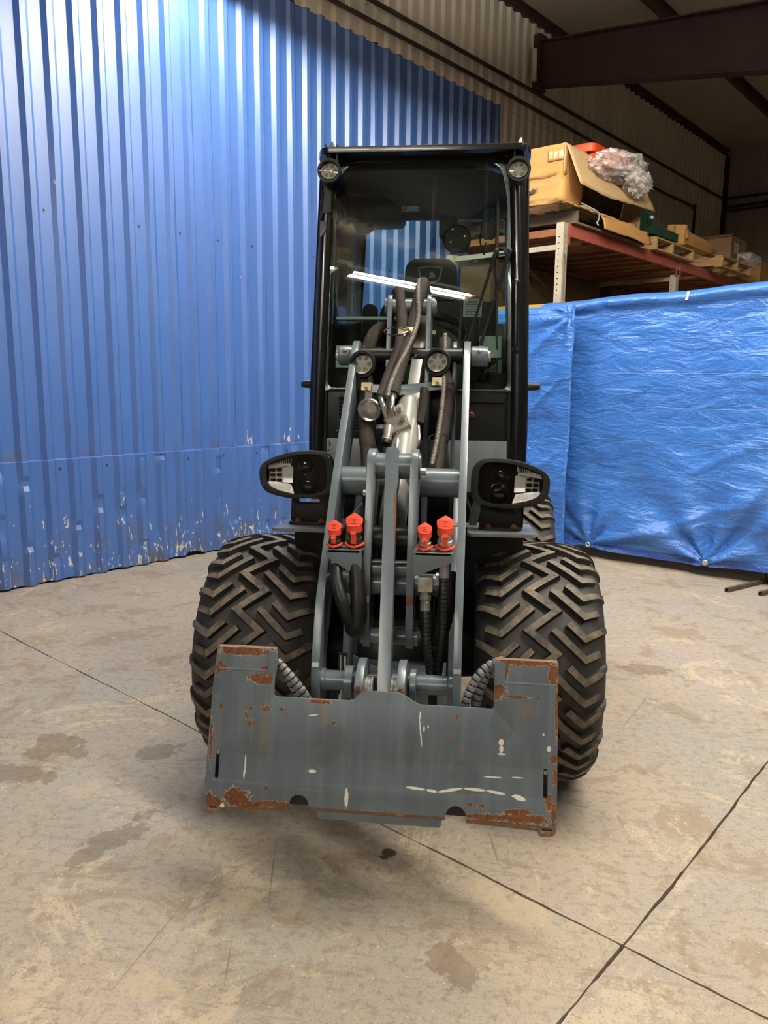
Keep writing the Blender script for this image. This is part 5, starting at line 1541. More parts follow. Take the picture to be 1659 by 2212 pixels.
def headlight(cx, cy, cz_, mir, pitch):
    O = Vector((cx, cy, cz_))
    ea = X * mir
    eb = Vector((0, sin(pitch), cos(pitch)))
    n = Vector((0, cos(pitch), -sin(pitch)))
    out = [tuple(p) for p in round_poly(hp(H_OUT), 0.008, 2)]
    inn = [tuple(p) for p in round_poly(hp(H_IN), 0.006, 2)]
    mb = MB()
    # tapered housing body behind the bezel
    k = len(out)
    vs = []
    for (sc, d) in ((0.985, 0.0), (1.0, 0.012), (1.0, 0.035), (0.93, 0.06), (0.55, 0.085)):
        vs += [O + ea * (p[0] * sc) + eb * (p[1] * sc) + n * d for p in out]
    fs = [(j * k + i, j * k + (i + 1) % k, (j + 1) * k + (i + 1) % k, (j + 1) * k + i) for j in range(4) for i in range(k)]
    fs.append(tuple(4 * k + i for i in range(k)))
    mb.add(vs, fs)
    h = P('headlight', mb, M['plastic_black'], smooth=50)
    P('lamp_bezel', MB().prism([(p[0] * 0.985, p[1] * 0.985) for p in out], O, ea, eb, n, 0.014, [inn]), M['plastic_black'], h, bevel=0.0012, smooth=50)
    P('lamp_back', MB().prism([(p[0] * 1.02, p[1] * 1.02) for p in inn], O + n * 0.028, ea, eb, n, 0.004), M['smoke'], h, smooth=0)
    for (x, y, r) in ((650, 480, 165), (600, 840, 190)):
        q = hp([(x, y)])[0]
        C0 = O + ea * q[0] + eb * q[1] + n * 0.028
        rr = r * HS
        P('projector_lens', MB().lathe([(0, rr), (0.003, rr), (0.004, rr * 0.88), (0.008, rr * 0.80), (0.013, rr * 0.55), (0.016, rr * 0.25), (0.0165, 0)], C0, -n, 28), M['projector'], h, smooth=60)
    P('indicator_panel', MB().prism(hp(H_WHITE), O + n * 0.014, ea, (eb + n * 0.45).normalized(), n, 0.012), M['reflector'], h, bevel=0.002)
    P('led_panel', MB().prism(hp(H_BEIGE), O + n * 0.017, ea, (eb + n * 0.25).normalized(), n, 0.010), paint('beige led panel', (0.50, 0.46, 0.38), 0.3) if 'led_panel' not in M else M['led_panel'], h, bevel=0.001)
    for (x, y) in ((1150, 575), (1270, 585), (1140, 672), (1265, 675), (1130, 768), (1250, 765)):
        q = hp([(x, y)])[0]
        P('led', MB().prism(rrect(-50 * HS, -30 * HS, 50 * HS, 30 * HS, 22 * HS), O + ea * q[0] + eb * q[1] + n * (0.013 + 0.25 * q[1]), ea, eb, n, 0.004), M['smoke'], h, bevel=0.0006)
    for poly, nm in ((H_TOP, 0), (H_BOT, 1)):
        pp = hp(poly)
        P('ribbed_reflector', MB().prism(pp, O + n * 0.017, ea, (eb + n * 0.35).normalized(), n, 0.008), M['silver_ribs'], h, smooth=0)
        mb = MB()
        xs0, xs1 = min(p[0] for p in pp), max(p[0] for p in pp)
        # ribs: thin bars across the panel
        def span(x):
            ys = []
            for i in range(len(pp)):
                a, b = pp[i - 1], pp[i]
                if (a[0] - x) * (b[0] - x) < 0:
                    ys.append(a[1] + (b[1] - a[1]) * (x - a[0]) / (b[0] - a[0]))
            return (min(ys), max(ys)) if len(ys) >= 2 else None
        for q in range(11):
            x = xs0 + (xs1 - xs0) * (q + 0.6) / 11.6
            s = span(x)
            if s and s[1] - s[0] > 0.004:
                mb.box(O + ea * x + eb * ((s[0] + s[1]) / 2) + n * (0.0155 + 0.33 * (s[0] + s[1]) / 2), (0.003, 0.006, (s[1] - s[0]) * 0.86))
        P('reflector_ribs', mb, M['silver_ribs'], h, smooth=0)
    P('lamp_cover', MB().prism([(p[0] * 1.0, p[1] * 1.0) for p in inn], O + n * 0.006, ea, eb, n, 0.0015), M['lamp_glass'], h, smooth=0)
    for (x, y) in ((180, 325), (140, 945), (1470, 555), (1440, 870)):
        q = hp([(x, y)])[0]
        P('bezel_screw', MB().lathe([(0, 0.004), (0.002, 0.004), (0.0025, 0.002)], O + ea * q[0] + eb * q[1] + n * 0.0005, -n, 10), M['grease_and_groove'], h)
    return h
hl = headlight(0.342, 2.54, 1.098, 1, radians(3))
hr_ = headlight(-0.377, 2.54, 1.112, -1, radians(3))
for xa, xb, yb in ((-0.405, -0.268, 2.60), (0.250, 0.392, 2.60)):
    xm = (xa + xb) / 2
    hb = P('headlight_bracket', MB().prism(round_poly([(xa - 0.006, 0.938), (xb, 0.938), (xb, 1.06), (xa, 1.06)], 0.006), (0, yb, 0), X, Z, Y, 0.008, [rrect(xm - 0.045, 1.005, xm + 0.030, 1.018, 0.006)]), M['satin_black'], bevel=0.001)
    P('bracket_side', MB().prism([(2.60, 0.938), (2.68, 0.938), (2.66, 1.04), (2.60, 1.06)], (xb - 0.006, 0, 0), Y, Z, X, 0.006), M['satin_black'], hb, smooth=0)
    P('bracket_foot', MB().prism(rrect(xa - 0.008, 2.555, xb - 0.004, 2.615, 0.028), (0, 0, 0.932), X, Y, Z, 0.008), M['satin_black'], hb, bevel=0.002)
    for s in (0.18, 0.78):
        P('bolt', MB().lathe([(0, 0.013), (0.005, 0.013), (0.006, 0.008), (0.012, 0.007)], (xa + (xb - xa) * s, 2.582, 0.940), Z, 6), M['rust_bolt'], hb)
P('fender_stay', MB().tube([(0.14, 2.52, 0.955), (0.21, 2.52, 0.955)], 0.007, 8), M['zinc'])
P('fender_stay', MB().prism([(0.205, 0.94), (0.235, 0.94), (0.262, 1.05), (0.24, 1.10)], (0, 2.60, 0), X, Z, Y, 0.006), M['loader_grey'], smooth=0)

# ---- quick-attach plate with rust and scrapes
RUST = [(-0.3878, 0.7012, 0.0845, 0.0125), (-0.4512, 0.6572, 0.0108, 0.0174), (-0.3069, 0.6882, 0.0106, 0.0293), (-0.4407, 0.6541, 0.0261, 0.0089), (-0.3181, 0.6564, 0.0208, 0.0101), (-0.3322, 0.6318, 0.0385, 0.0148), (-0.3578, 0.554, 0.0068, 0.0065), (-0.3235, 0.5534, 0.0081, 0.0064), (-0.3148, 0.5563, 0.0106, 0.0064), (-0.2768, 0.5559, 0.0068, 0.0052), (-0.2642, 0.5554, 0.0055, 0.0052), (-0.4422, 0.5555, 0.0069, 0.0089), (-0.3722, 0.5353, 0.0056, 0.0112), (-0.3598, 0.5157, 0.0056, 0.01), (-0.3472, 0.5176, 0.0043, 0.0088), (-0.3886, 0.3244, 0.0384, 0.0287), (-0.3498, 0.3057, 0.0507, 0.0122), (-0.2809, 0.3126, 0.0628, 0.0098), (-0.4643, 0.31, 0.0107, 0.0335), (-0.4476, 0.3087, 0.0234, 0.0146), (-0.4645, 0.4645, 0.0053, 0.0601), (-0.3078, 0.352, 0.008, 0.0064), (-0.185, 0.4031, 0.0117, 0.004), (-0.1737, 0.5804, 0.0378, 0.0064), (-0.051, 0.6163, 0.0104, 0.0064), (-0.1317, 0.5284, 0.0055, 0.0064), (0.3693, 0.7071, 0.0829, 0.0109), (0.3106, 0.6823, 0.0124, 0.0283), (0.4347, 0.6825, 0.0146, 0.0351), (0.2975, 0.6353, 0.0207, 0.0236), (0.3419, 0.6191, 0.0336, 0.0051), (0.3985, 0.6197, 0.0052, 0.0051), (0.446, 0.597, 0.0052, 0.0808), (0.4405, 0.4711, 0.011, 0.013), (0.4462, 0.4261, 0.0086, 0.0232), (0.3669, 0.3202, 0.0727, 0.0141), (0.3548, 0.3352, 0.0379, 0.0095), (0.2729, 0.3172, 0.057, 0.0096), (0.4435, 0.3355, 0.0075, 0.032), (0.2603, 0.3437, 0.0111, 0.005), (0.2306, 0.3463, 0.0088, 0.0051), (-0.0272, 0.3085, 0.1575, 0.0051), (0.192, 0.5613, 0.0053, 0.0074), (0.2052, 0.48, 0.0053, 0.004), (0.4301, 0.3628, 0.0098, 0.0231)]
WHITE = [(0.3069, 0.5044, 0.0088, 0.0108), (0.3073, 0.4883, 0.0064, 0.012), (0.3077, 0.4758, 0.0147, 0.0034), (0.2879, 0.4173, 0.0288, 0.0028), (0.3504, 0.4201, 0.0193, 0.0022), (-0.3675, 0.4108, 0.003, 0.0312), (-0.37, 0.3846, 0.003, 0.017), (-0.0921, 0.3413, 0.0066, 0.0307), (0.4135, 0.53, 0.004, 0.0051), (0.4283, 0.4954, 0.0063, 0.0096), (-0.185, 0.4031, 0.0141, 0.0058), (-0.4256, 0.3007, 0.0081, 0.0076), (0.196, 0.3075, 0.0064, 0.0028), (0.0954, 0.5607, 0.0029, 0.0121), (0.1062, 0.5264, 0.0029, 0.0098), (0.1169, 0.5328, 0.0029, 0.0063)]
DARK = [(-0.1386, 0.4833, 0.0474, 0.0568), (-0.1552, 0.4354, 0.0277, 0.0298), (0.2108, 0.4114, 0.0504, 0.0556), (0.0701, 0.4837, 0.0223, 0.0702), (-0.3336, 0.4993, 0.0106, 0.0076), (-0.4603, 0.6086, 0.0185, 0.0269), (0.3079, 0.555, 0.036, 0.0696)]
SCR = [(0.0615, 0.379), (0.116, 0.3755), (0.1462, 0.3717), (0.2116, 0.3851), (0.2711, 0.3832), (0.3208, 0.3772)]
def plate_material(cx, cz):
    m, nt, p = new_mat('worn loader plate')
    tc = N(nt, 'ShaderNodeTexCoord')
    vec = tc.outputs['Object']
    sh = lambda l, a=0: [(x - cx, z - cz, rx, rz, a) for x, z, rx, rz in l]
    st = N(nt, 'ShaderNodeMapping'); st.inputs['Scale'].default_value = (16, 1, 1.4); nt.links.new(vec, st.inputs['Vector'])
    streak = ramp(nt, noise_tex(nt, st.outputs[0], 1.6, 4, 0.6), 0.46, 0.70)
    c = mix_col(nt, ramp(nt, noise_tex(nt, vec, 7, 5, 0.6), 0.35, 0.7), (0.108, 0.137, 0.163), (0.088, 0.112, 0.136))
    c = mix_col(nt, math_node(nt, 'MULTIPLY', streak, 0.45), c, (0.175, 0.21, 0.235))
    fd = blob_field(nt, vec, sh(DARK), 0.45, 30)
    c = mix_col(nt, math_node(nt, 'MULTIPLY', ramp(nt, fd, 0.12, 0.3), 0.5), c, (0.075, 0.088, 0.100))
    # brownish run-off under the rust
    drips = sh([(-0.318, 0.56, 0.006, 0.06), (-0.318, 0.49, 0.018, 0.06), (-0.355, 0.50, 0.005, 0.06), (-0.443, 0.51, 0.005, 0.05), (-0.16, 0.55, 0.012, 0.04), (0.36, 0.57, 0.004, 0.05), (0.40, 0.59, 0.004, 0.03), (0.43, 0.345, 0.012, 0.03), (0.37, 0.59, 0.03, 0.02)])
    c = mix_col(nt, math_node(nt, 'MULTIPLY', ramp(nt, blob_field(nt, vec, drips, 0.2, 40), 0.05, 0.7), 0.55), c, (0.20, 0.15, 0.085))
    fw = blob_field(nt, vec, sh(WHITE), 0.30, 90)
    lines = [seg(a[0] - cx, a[1] - cz, b[0] - cx, b[1] - cz, 0.0044) for a, b in zip(SCR, SCR[1:])]
    lines = [(a[0], a[1], a[2] * 1.15, a[3], a[4]) for a in lines] + [seg(0.3374 - cx, 0.376 - cz, 0.3752 - cx, 0.3649 - cz, 0.0075), seg(0.335 - cx, 0.372 - cz, 0.352 - cx, 0.379 - cz, 0.003), seg(0.0914 - cx, 0.565 - cz, 0.1031 - cx, 0.474 - cz, 0.0022), seg(-0.172 - cx, 0.548 - cz, -0.205 - cx, 0.543 - cz, 0.002)]
    fl = blob_field(nt, vec, lines, 0.12, 60)
    wmask = math_node(nt, 'MAXIMUM', ramp(nt, fw, 0.20, 0.27), ramp(nt, fl, 0.10, 0.25))
    fr = blob_field(nt, vec, sh(RUST), 0.95, 85)
    rim = ramp(nt, math_node(nt, 'ADD', fr, math_node(nt, 'MULTIPLY', math_node(nt, 'SUBTRACT', noise_tex(nt, vec, 45, 3), 0.55), 0.35)), 0.03, 0.07)
    rust = ramp(nt, fr, 0.10, 0.16)
    speck = ramp(nt, noise_tex(nt, vec, 150, 3, 0.6), 0.62, 0.70)
    sparse = ramp(nt, noise_tex(nt, vec, 14, 4, 0.6), 0.66, 0.72)
    rcol = mix_col(nt, ramp(nt, noise_tex(nt, vec, 110, 5, 0.7), 0.35, 0.65), (0.10, 0.036, 0.014), (0.22, 0.085, 0.028))
    rcol = mix_col(nt, math_node(nt, 'MULTIPLY', speck, 0.6), rcol, (0.48, 0.33, 0.18))
    c = mix_col(nt, rim, c, (0.50, 0.42, 0.30))
    c = mix_col(nt, math_node(nt, 'MULTIPLY', sparse, math_node(nt, 'MULTIPLY', speck, 0.5)), c, (0.42, 0.40, 0.34))
    c = mix_col(nt, rust, c, rcol)
    c = mix_col(nt, wmask, c, (0.74, 0.70, 0.60))
    nt.links.new(c, p.inputs['Base Color'])
    r = math_node(nt, 'ADD', math_node(nt, 'MULTIPLY', rust, 0.38), math_node(nt, 'ADD', math_node(nt, 'MULTIPLY', streak, -0.06), 0.46))
    nt.links.new(r, p.inputs['Roughness'])
    h = math_node(nt, 'SUBTRACT', math_node(nt, 'MULTIPLY', noise_tex(nt, vec, 160, 4), math_node(nt, 'ADD', math_node(nt, 'MULTIPLY', rust, 0.9), 0.08)), math_node(nt, 'MULTIPLY', rust, 0.5))
    nt.links.new(bump(nt, h, 0.5, 0.0016), p.inputs['Normal'])
    return m
def rust_edge_material():
    m, nt, p = new_mat('rusted plate edge')
    vec = coord(nt, 'Object')
    f = ramp(nt, noise_tex(nt, vec, 40, 6, 0.7), 0.40, 0.6)
    c = mix_col(nt, f, (0.11, 0.105, 0.095), (0.24, 0.10, 0.035))
    c = mix_col(nt, math_node(nt, 'MULTIPLY', ramp(nt, noise_tex(nt, vec, 25, 5, 0.7), 0.56, 0.66), 0.8), c, (0.34, 0.25, 0.14))
    nt.links.new(c, p.inputs['Base Color'])
    p.inputs['Roughness'].default_value = 0.75
    nt.links.new(bump(nt, f, 0.3, 0.001), p.inputs['Normal'])
    return m
M['rust_edge'] = rust_edge_material()
PL_T = (Vector((0, 1.93, 0.71)) - Vector((0, 1.83, 0.28))).normalized()
PL_N = Vector((0, PL_T.z, -PL_T.y))          # into the machine
PL_O = Vector((0, 1.83, 0.28))
def pz(z): return (z - 0.28) / PL_T.z
pts = [(-0.459, 0.711), (-0.296, 0.711), (-0.291, 0.672), (-0.299, 0.640), (-0.299, 0.588), (-0.287, 0.5865), (-0.096, 0.5865), (-0.084, 0.589), (-0.057, 0.6145), (0.040, 0.6135), (0.091, 0.586), (0.277, 0.586), (0.285, 0.588), (0.285, 0.711), (0.447, 0.711), (0.451, 0.300), (0.408, 0.305), (0.222, 0.312)]
rr_ = [0.002, 0.006, 0.02, 0.02, 0.014, 0, 0.0, 0.004, 0.004, 0.004, 0.004, 0, 0.014, 0.004, 0.002, 0.006, 0, 0]
outl = round_poly(pts, rr_, 3)
def notch(cx, z, r):   # half-round notch in the lower edge, walked right to left
    return [(cx + r * cos(a), z + r * sin(a) * 1.05) for a in [pi * k / 10 for k in range(11)]]
outl += notch(0.195, 0.3115, 0.0275) + [(-0.19, 0.3125)] + notch(-0.2185, 0.3125, 0.0275) + [(-0.425, 0.296), (-0.470, 0.303)]
outl = [(x, pz(z)) for x, z in outl] + [(x, pz(z)) for x, z in ((-0.4765, 0.357), (-0.467, 0.608))]
slotL = [(x, pz(z)) for x, z in round_poly([(-0.4515, 0.369), (-0.4405, 0.369), (-0.438, 0.442), (-0.449, 0.442)], 0.0055)]
slotR = [(x, pz(z)) for x, z in round_poly([(0.416, 0.373), (0.427, 0.373), (0.4265, 0.446), (0.4155, 0.446)], 0.0055)]
mb = MB().prism(outl, PL_O, X, PL_T, PL_N, 0.012, [slotL, slotR])
_cx = (min(p.x for p in mb.v) + max(p.x for p in mb.v)) / 2
_cz = (min(p.z for p in mb.v) + max(p.z for p in mb.v)) / 2
M['plate'] = plate_material(_cx, _cz)
ap = P('attachment_plate', mb, M['plate'], bevel=0.0016)
def AP(name, mb, mat, **kw): return build(name, mb, mat, ap, False, **kw)
# pressed bend across each top tab, thick top edges, hook blocks behind the tabs
for x0, x1 in ((-0.452, -0.318), (0.312, 0.445)):
    AP('tab_crease', MB().tube([PL_O + X * x0 + PL_T * pz(0.6535) + PL_N * 0.0035, PL_O + X * x1 + PL_T * pz(0.6525) + PL_N * 0.0035], 0.0048, 10), M['plate_crease'] if 'plate_crease' in M else M['loader_grey'])
for x0, x1 in ((-0.458, -0.297), (0.286, 0.446)):
    AP('tab_top_edge', MB().box(PL_O + X * ((x0 + x1) / 2) + PL_T * pz(0.7095) + PL_N * 0.010, (x1 - x0, 0.018, 0.006)), M['rust_edge'], bevel=0.001)
AP('side_edge', MB().prism([(0.4475, pz(0.30)), (0.4522, pz(0.30)), (0.448, pz(0.705)), (0.4445, pz(0.705))], PL_O + PL_N * 0.001, X, PL_T, PL_N, 0.016), M['rust_edge'], bevel=0.001)
AP('side_edge', MB().prism([(-0.4775, pz(0.355)), (-0.4735, pz(0.355)), (-0.456, pz(0.705)), (-0.4605, pz(0.705))], PL_O + PL_N * 0.001, X, PL_T, PL_N, 0.016), M['rust_edge'], bevel=0.001)
for x0, x1 in ((0.285, 0.312), (-0.318, -0.296)):
    AP('tab_gusset', MB().prism(round_poly([(x0, pz(0.645)), (x1, pz(0.650)), (x1, pz(0.706)), (x0, pz(0.706))], 0.004), PL_O - PL_N * 0.002, X, PL_T, PL_N, 0.010), M['loader_grey'], bevel=0.0015)
# folded bottom lip in three lengths and the rear foot plate below it
LIPD = Vector((0, 0.55, -0.83)).normalized()
for x0, x1, z0, z1, d in ((-0.470, -0.246, 0.300, 0.3125, 0.026), (-0.190, 0.167, 0.3125, 0.3115, 0.020), (0.2225, 0.449, 0.3115, 0.302, 0.026)):
    a, b = PL_O + X * x0 + PL_T * pz(z0), PL_O + X * x1 + PL_T * pz(z1)
    t = PL_N * 0.010
    vs = [a, b, b + LIPD * d, a + LIPD * d]
    mb = MB().add(vs + [v + t for v in vs], [(0, 1, 2, 3), (7, 6, 5, 4), (0, 4, 5, 1), (1, 5, 6, 2), (2, 6, 7, 3), (3, 7, 4, 0)])
    AP('bottom_lip', mb, M['rust_edge'], bevel=0.0015)
AP('foot_plate', MB().prism(round_poly([(-0.185, pz(0.318)), (-0.168, pz(0.278)), (0.155, pz(0.276)), (0.165, pz(0.318))], 0.006), PL_O + PL_N * 0.022, X, PL_T, PL_N, 0.012), M['loader_grey'], bevel=0.0015)
AP('foot_plate', MB().prism(round_poly([(-0.40, pz(0.318)), (-0.40, pz(0.290)), (-0.285, pz(0.288)), (-0.27, pz(0.318))], 0.006), PL_O + PL_N * 0.03, X, PL_T, PL_N, 0.012), M['rust_edge'], bevel=0.0015)
for x0, x1, zz_ in ((-0.472, -0.430, 0.302), (0.405, 0.450, 0.303)):
    AP('wedge_pocket', MB().prism(round_poly([(x0, pz(zz_) - 0.026), (x1, pz(zz_) - 0.020), (x1, pz(zz_) + 0.012), (x0, pz(zz_) + 0.012)], 0.012), PL_O + PL_N * 0.001, X, PL_T, PL_N, 0.030, [rrect(x0 + 0.010, pz(zz_) - 0.010, x1 - 0.010, pz(zz_) - 0.001, 0.004)]), M['rust_edge'], bevel=0.002)
    AP('pocket_dark', MB().prism(rrect(x0 + 0.008, pz(zz_) - 0.012, x1 - 0.008, pz(zz_) + 0.001, 0.004), PL_O + PL_N * 0.012, X, PL_T, PL_N, 0.004), M['chassis'], smooth=0)
for x in (-0.445, 0.4215):
    AP('latch_pin', MB().tube([PL_O + X * x + PL_T * pz(0.436) + PL_N * 0.012, PL_O + X * x + PL_T * pz(0.436) + PL_N * 0.003], 0.0052, 12), M['alloy'])
    AP('slot_dark', MB().box(PL_O + X * x + PL_T * pz(0.408) + PL_N * 0.020, (0.024, 0.004, 0.10)), paint('rust dark recess', (0.05, 0.025, 0.015), 0.8), smooth=0)
# lugs, plate back structure
for x in (-0.088, 0.026):
    AP('plate_lug', MB().prism(round_poly([(1.945, 0.44), (1.945, 0.61), (2.02, 0.655), (2.09, 0.645), (2.13, 0.56), (2.12, 0.46)], [0, 0.02, 0.04, 0.04, 0.04, 0.02]), (x, 0, 0), Y, Z, X, 0.022), M['loader_grey'], bevel=0.0025)
    AP('lug_chip', MB().box((x + 0.011, 1.944, 0.602), (0.014, 0.004, 0.020)), M['rust_bolt'], bevel=0.001)
for x0, x1 in ((-0.13, -0.108), (0.056, 0.072)):
    AP('bush_collar', MB().cyl((x0, 2.075, 0.568), (x1, 2.075, 0.568), 0.048, 24), M['loader_grey'])
AP('lug_bush', MB().lathe([(0, 0.034), (0.006, 0.034), (0.008, 0.030), (0.014, 0.030), (0.016, 0.034), (0.020, 0.034)], (-0.066, 2.03, 0.570), X, 24), M['cyl_grey'])
AP('lug_bush', MB().lathe([(0, 0.034), (0.006, 0.034), (0.008, 0.030), (0.014, 0.030), (0.016, 0.034), (0.020, 0.034)], (0.006, 2.03, 0.570), X, 24), M['cyl_grey'])
for x in (-0.2185, 0.195):
    AP('notch_back', MB().box((x, 1.90, 0.325), (0.075, 0.03, 0.075)), M['chassis'], bevel=0.004)
AP('latch_cylinder', MB().cyl((-0.33, 1.97, 0.52), (0.33, 1.97, 0.52), 0.03, 16), M['chassis'])
for x in (-0.395, 0.36):
    AP('latch_housing', MB().box((x, 1.985, 0.56), (0.05, 0.06, 0.24)), M['chassis'], bevel=0.004)

# ---- cab
TILT = radians(5)
CE = Vector((0, sin(TILT), cos(TILT)))
CN = Vector((0, cos(TILT), -sin(TILT)))
CO = Vector((0, 3.02, 1.2))
def cb_(z): return (z - 1.2) / cos(TILT)
def CP(pts): return [(x, cb_(z)) for x, z in pts]
outer = round_poly(CP([(-0.430, 0.98), (-0.427, 1.37), (-0.403, 1.99), (-0.390, 2.19), (-0.345, 2.272), (0.340, 2.262), (0.386, 2.19), (0.401, 1.90), (0.421, 1.37), (0.424, 0.98)]),
                   [0, 0.1, 0.1, 0.06, 0.03, 0.03, 0.06, 0.1, 0.1, 0])
inner = round_poly(CP([(-0.360, 1.397), (-0.345, 2.12), (-0.298, 2.248), (0.293, 2.240), (0.322, 2.11), (0.345, 1.397)]), [0.03, 0.12, 0.05, 0.05, 0.12, 0.03])
lowin = CP([(-0.362, 1.0), (-0.362, 1.385), (0.347, 1.385), (0.352, 1.0)])
cab = P('cab_frame', MB().prism(outer, CO, X, CE, CN, 0.075, [inner, lowin]), M['cab_black'], bevel=0.006)
def CB(name, mb, mat, par=None, **kw): return build(name, mb, mat, par or cab, False, **kw)
ws = P('windscreen', MB().prism(round_poly(CP([(-0.372, 1.388), (-0.352, 2.12), (-0.302, 2.256), (0.297, 2.248), (0.330, 2.11), (0.357, 1.388)]), 0.04), CO - CN * 0.004, X, CE, CN, 0.005), M['windscreen'], smooth=0)
# printed black border at the top of the glass
# rounded posts standing proud of the frame
for pts in ([(-0.398, 1.0), (-0.395, 1.37), (-0.374, 2.0), (-0.366, 2.15)], [(0.386, 1.0), (0.384, 1.37), (0.366, 1.9), (0.353, 2.15)]):
    q = smooth_path([CO + X * x + CE * cb_(z) + CN * 0.006 for x, z in pts], 5)
    CB('corner_post', MB().tube(q, [0.026] * len(q), 20), M['cab_black'])
# outer door rails, right and left
for x0, x1, sx in ((0.409, 0.385, 1), (-0.418, -0.390, -1)):
    for k in range(2):
        d = sx * 0.011 * k
        q = [CO + X * (x0 + d) + CE * cb_(0.98) + CN * (0.010 + 0.012 * k), CO + X * (x0 + d) + CE * cb_(1.37) + CN * (0.010 + 0.012 * k), CO + X * (x1 + d) + CE * cb_(2.20) + CN * (0.010 + 0.012 * k)]
        CB('door_rail', MB().tube(smooth_path(q, 4), 0.0055, 10), M['satin_black'])
# side walls, rear wall, floor, roof
YB = 4.13
def side_wall(x_bot, x_top, solid):
    out = [(3.09, 0.98), (YB, 0.98), (YB, 2.25), (3.17, 2.25)]
    hole = [[(3.22, 1.45), (YB - 0.12, 1.45), (YB - 0.12, 2.14), (3.26, 2.14)]]
    s = 1 if x_bot > 0 else -1
    ev = Vector(((x_top - x_bot) / 1.27, 0, 1))
    O = Vector((x_bot - ev.x * 0.98, 0, 0))
    w = CB('cab_side', MB().prism(out, O, Y, ev, X * -s, 0.03, [] if solid else [round_poly(h, 0.05) for h in hole]), M['cab_black'], bevel=0.004)
    if not solid:
        CB('side_glass', MB().prism(hole[0], O + X * -s * 0.012, Y, ev, X * -s, 0.004), M['cab_glass'], w, smooth=0)
side_wall(0.424, 0.386, False)
side_wall(-0.428, -0.390, True)
rw = CB('rear_wall', MB().prism([(-0.42, 0.98), (0.42, 0.98), (0.385, 2.25), (-0.385, 2.25)], (0, YB - 0.03, 0), X, Z, Y, 0.03, [round_poly([(-0.375, 1.72), (0.375, 1.72), (0.35, 2.235), (-0.35, 2.235)], 0.02)]), M['cab_black'], bevel=0.003)
CB('rear_glass', MB().prism([(-0.38, 1.71), (0.38, 1.71), (0.355, 2.24), (-0.355, 2.24)], (0, YB - 0.015, 0), X, Z, Y, 0.004), M['cab_glass'], rw, smooth=0)
CB('cab_floor', MB().box((0, 3.62, 1.02), (0.80, 1.02, 0.04)), M['chassis'], smooth=0)
CB('headliner', MB().prism(rrect(-0.37, 3.16, 0.37, 4.10, 0.05), (0, 0, 2.235), X, Y, Z, 0.025), paint('charcoal headliner', (0.030, 0.031, 0.028), 0.8))
rf = P('cab_roof', MB().prism(round_poly([(-0.376, 3.015), (0.379, 3.015), (0.405, 3.10), (0.405, 4.20), (-0.405, 4.20), (-0.405, 3.10)], [0.03, 0.03, 0.05, 0.06, 0.06, 0.05]), (0, 0, 2.262), X, Y, Z, 0.022), M['cab_black'], bevel=0.007, seg=3)
P('roof_crown', MB().prism(rrect(-0.34, 3.10, 0.34, 4.12, 0.08), (0, 0, 2.284), X, Y, Z, 0.012), M['cab_black'], rf, bevel=0.005)
for s in (-1, 1):
    P('roof_gusset', MB().prism([(0.30 * s, 2.262), (0.355 * s, 2.262), (0.37 * s, 2.20)], (0, 3.10, 0), X, Z, Y, 0.010), M['cab_black'], rf, smooth=0)
    P('roof_bolt', MB().lathe([(0, 0.012), (0.008, 0.012), (0.009, 0.007), (0.02, 0.006)], (0.357 * s + 0.002, 3.12, 2.284), Z, 6), M['zinc'], rf)
# lower front: black panel, louvred vent, grey guard
P('front_panel', MB().prism(CP([(-0.362, 1.19), (0.352, 1.19), (0.350, 1.40), (-0.362, 1.40)]), CO + CN * 0.012, X, CE, CN, 0.012), M['satin_black'], bevel=0.002)
P('access_cover', MB().prism(round_poly(CP([(0.185, 1.372), (0.20, 1.345), (0.335, 1.345), (0.340, 1.37), (0.340, 1.46), (0.255, 1.46), (0.255, 1.43), (0.185, 1.43)]), 0.008), CO + CN * 0.002, X, CE, CN, 0.010), M['satin_black'], bevel=0.002)
P('panel_knob', MB().lathe([(0, 0.006), (0.01, 0.007), (0.012, 0.011), (0.018, 0.010), (0.019, 0)], CO + X * 0.213 + CE * cb_(1.300) + CN * 0.012, -CN + Vector((-0.3, 0, -0.2)), 14), M['rust_bolt'])
vt = P('louvre_vent', MB().prism(CP([(-0.322, 1.222), (-0.206, 1.222), (-0.206, 1.370), (-0.322, 1.370)]), CO + CN * 0.006, X, CE, CN, 0.006, [CP([(-0.313, 1.232), (-0.215, 1.232), (-0.215, 1.360), (-0.313, 1.360)])]), M['plastic_black'], bevel=0.001)
for k in range(9):
    z = 1.238 + 0.0145 * k
    P('louvre_slat', MB().prism([(0, 0), (0.006, 0.009), (0.004, 0.0105), (-0.002, 0.0015)], CO + X * -0.313 + CE * cb_(z) + CN * 0.004, CN, CE, X, 0.098), M['plastic_black'], vt, smooth=0)
for z in (1.228, 1.364):
    P('vent_screw', MB().sphere(CO + X * -0.3185 + CE * cb_(z) + CN * 0.005, 0.004, 8, 6), M['zinc'], vt)
P('front_guard', MB().prism(CP([(-0.361, 1.00), (0.350, 1.00), (0.350, 1.198), (-0.361, 1.198)]), CO + CN * 0.002, X, CE, CN, 0.010), M['grille_dark'], bevel=0.002)
for x, z in ((-0.352, 1.19), (-0.346, 1.176), (-0.339, 1.155), (-0.352, 1.150)):
    P('guard_fleck', MB().lathe([(0, 0.003), (0.001, 0.002)], CO + X * x + CE * cb_(z) + CN * 0.002, -CN, 8), M['label_ink'], smooth=0)
P('stamped_mark', MB().prism(rrect(-0.352, cb_(1.166), -0.346, cb_(1.184), 0.003), CO + CN * 0.0012, X, CE, CN, 0.001, [rrect(-0.3505, cb_(1.170), -0.3475, cb_(1.180), 0.001)]), M['label_ink'], smooth=0)
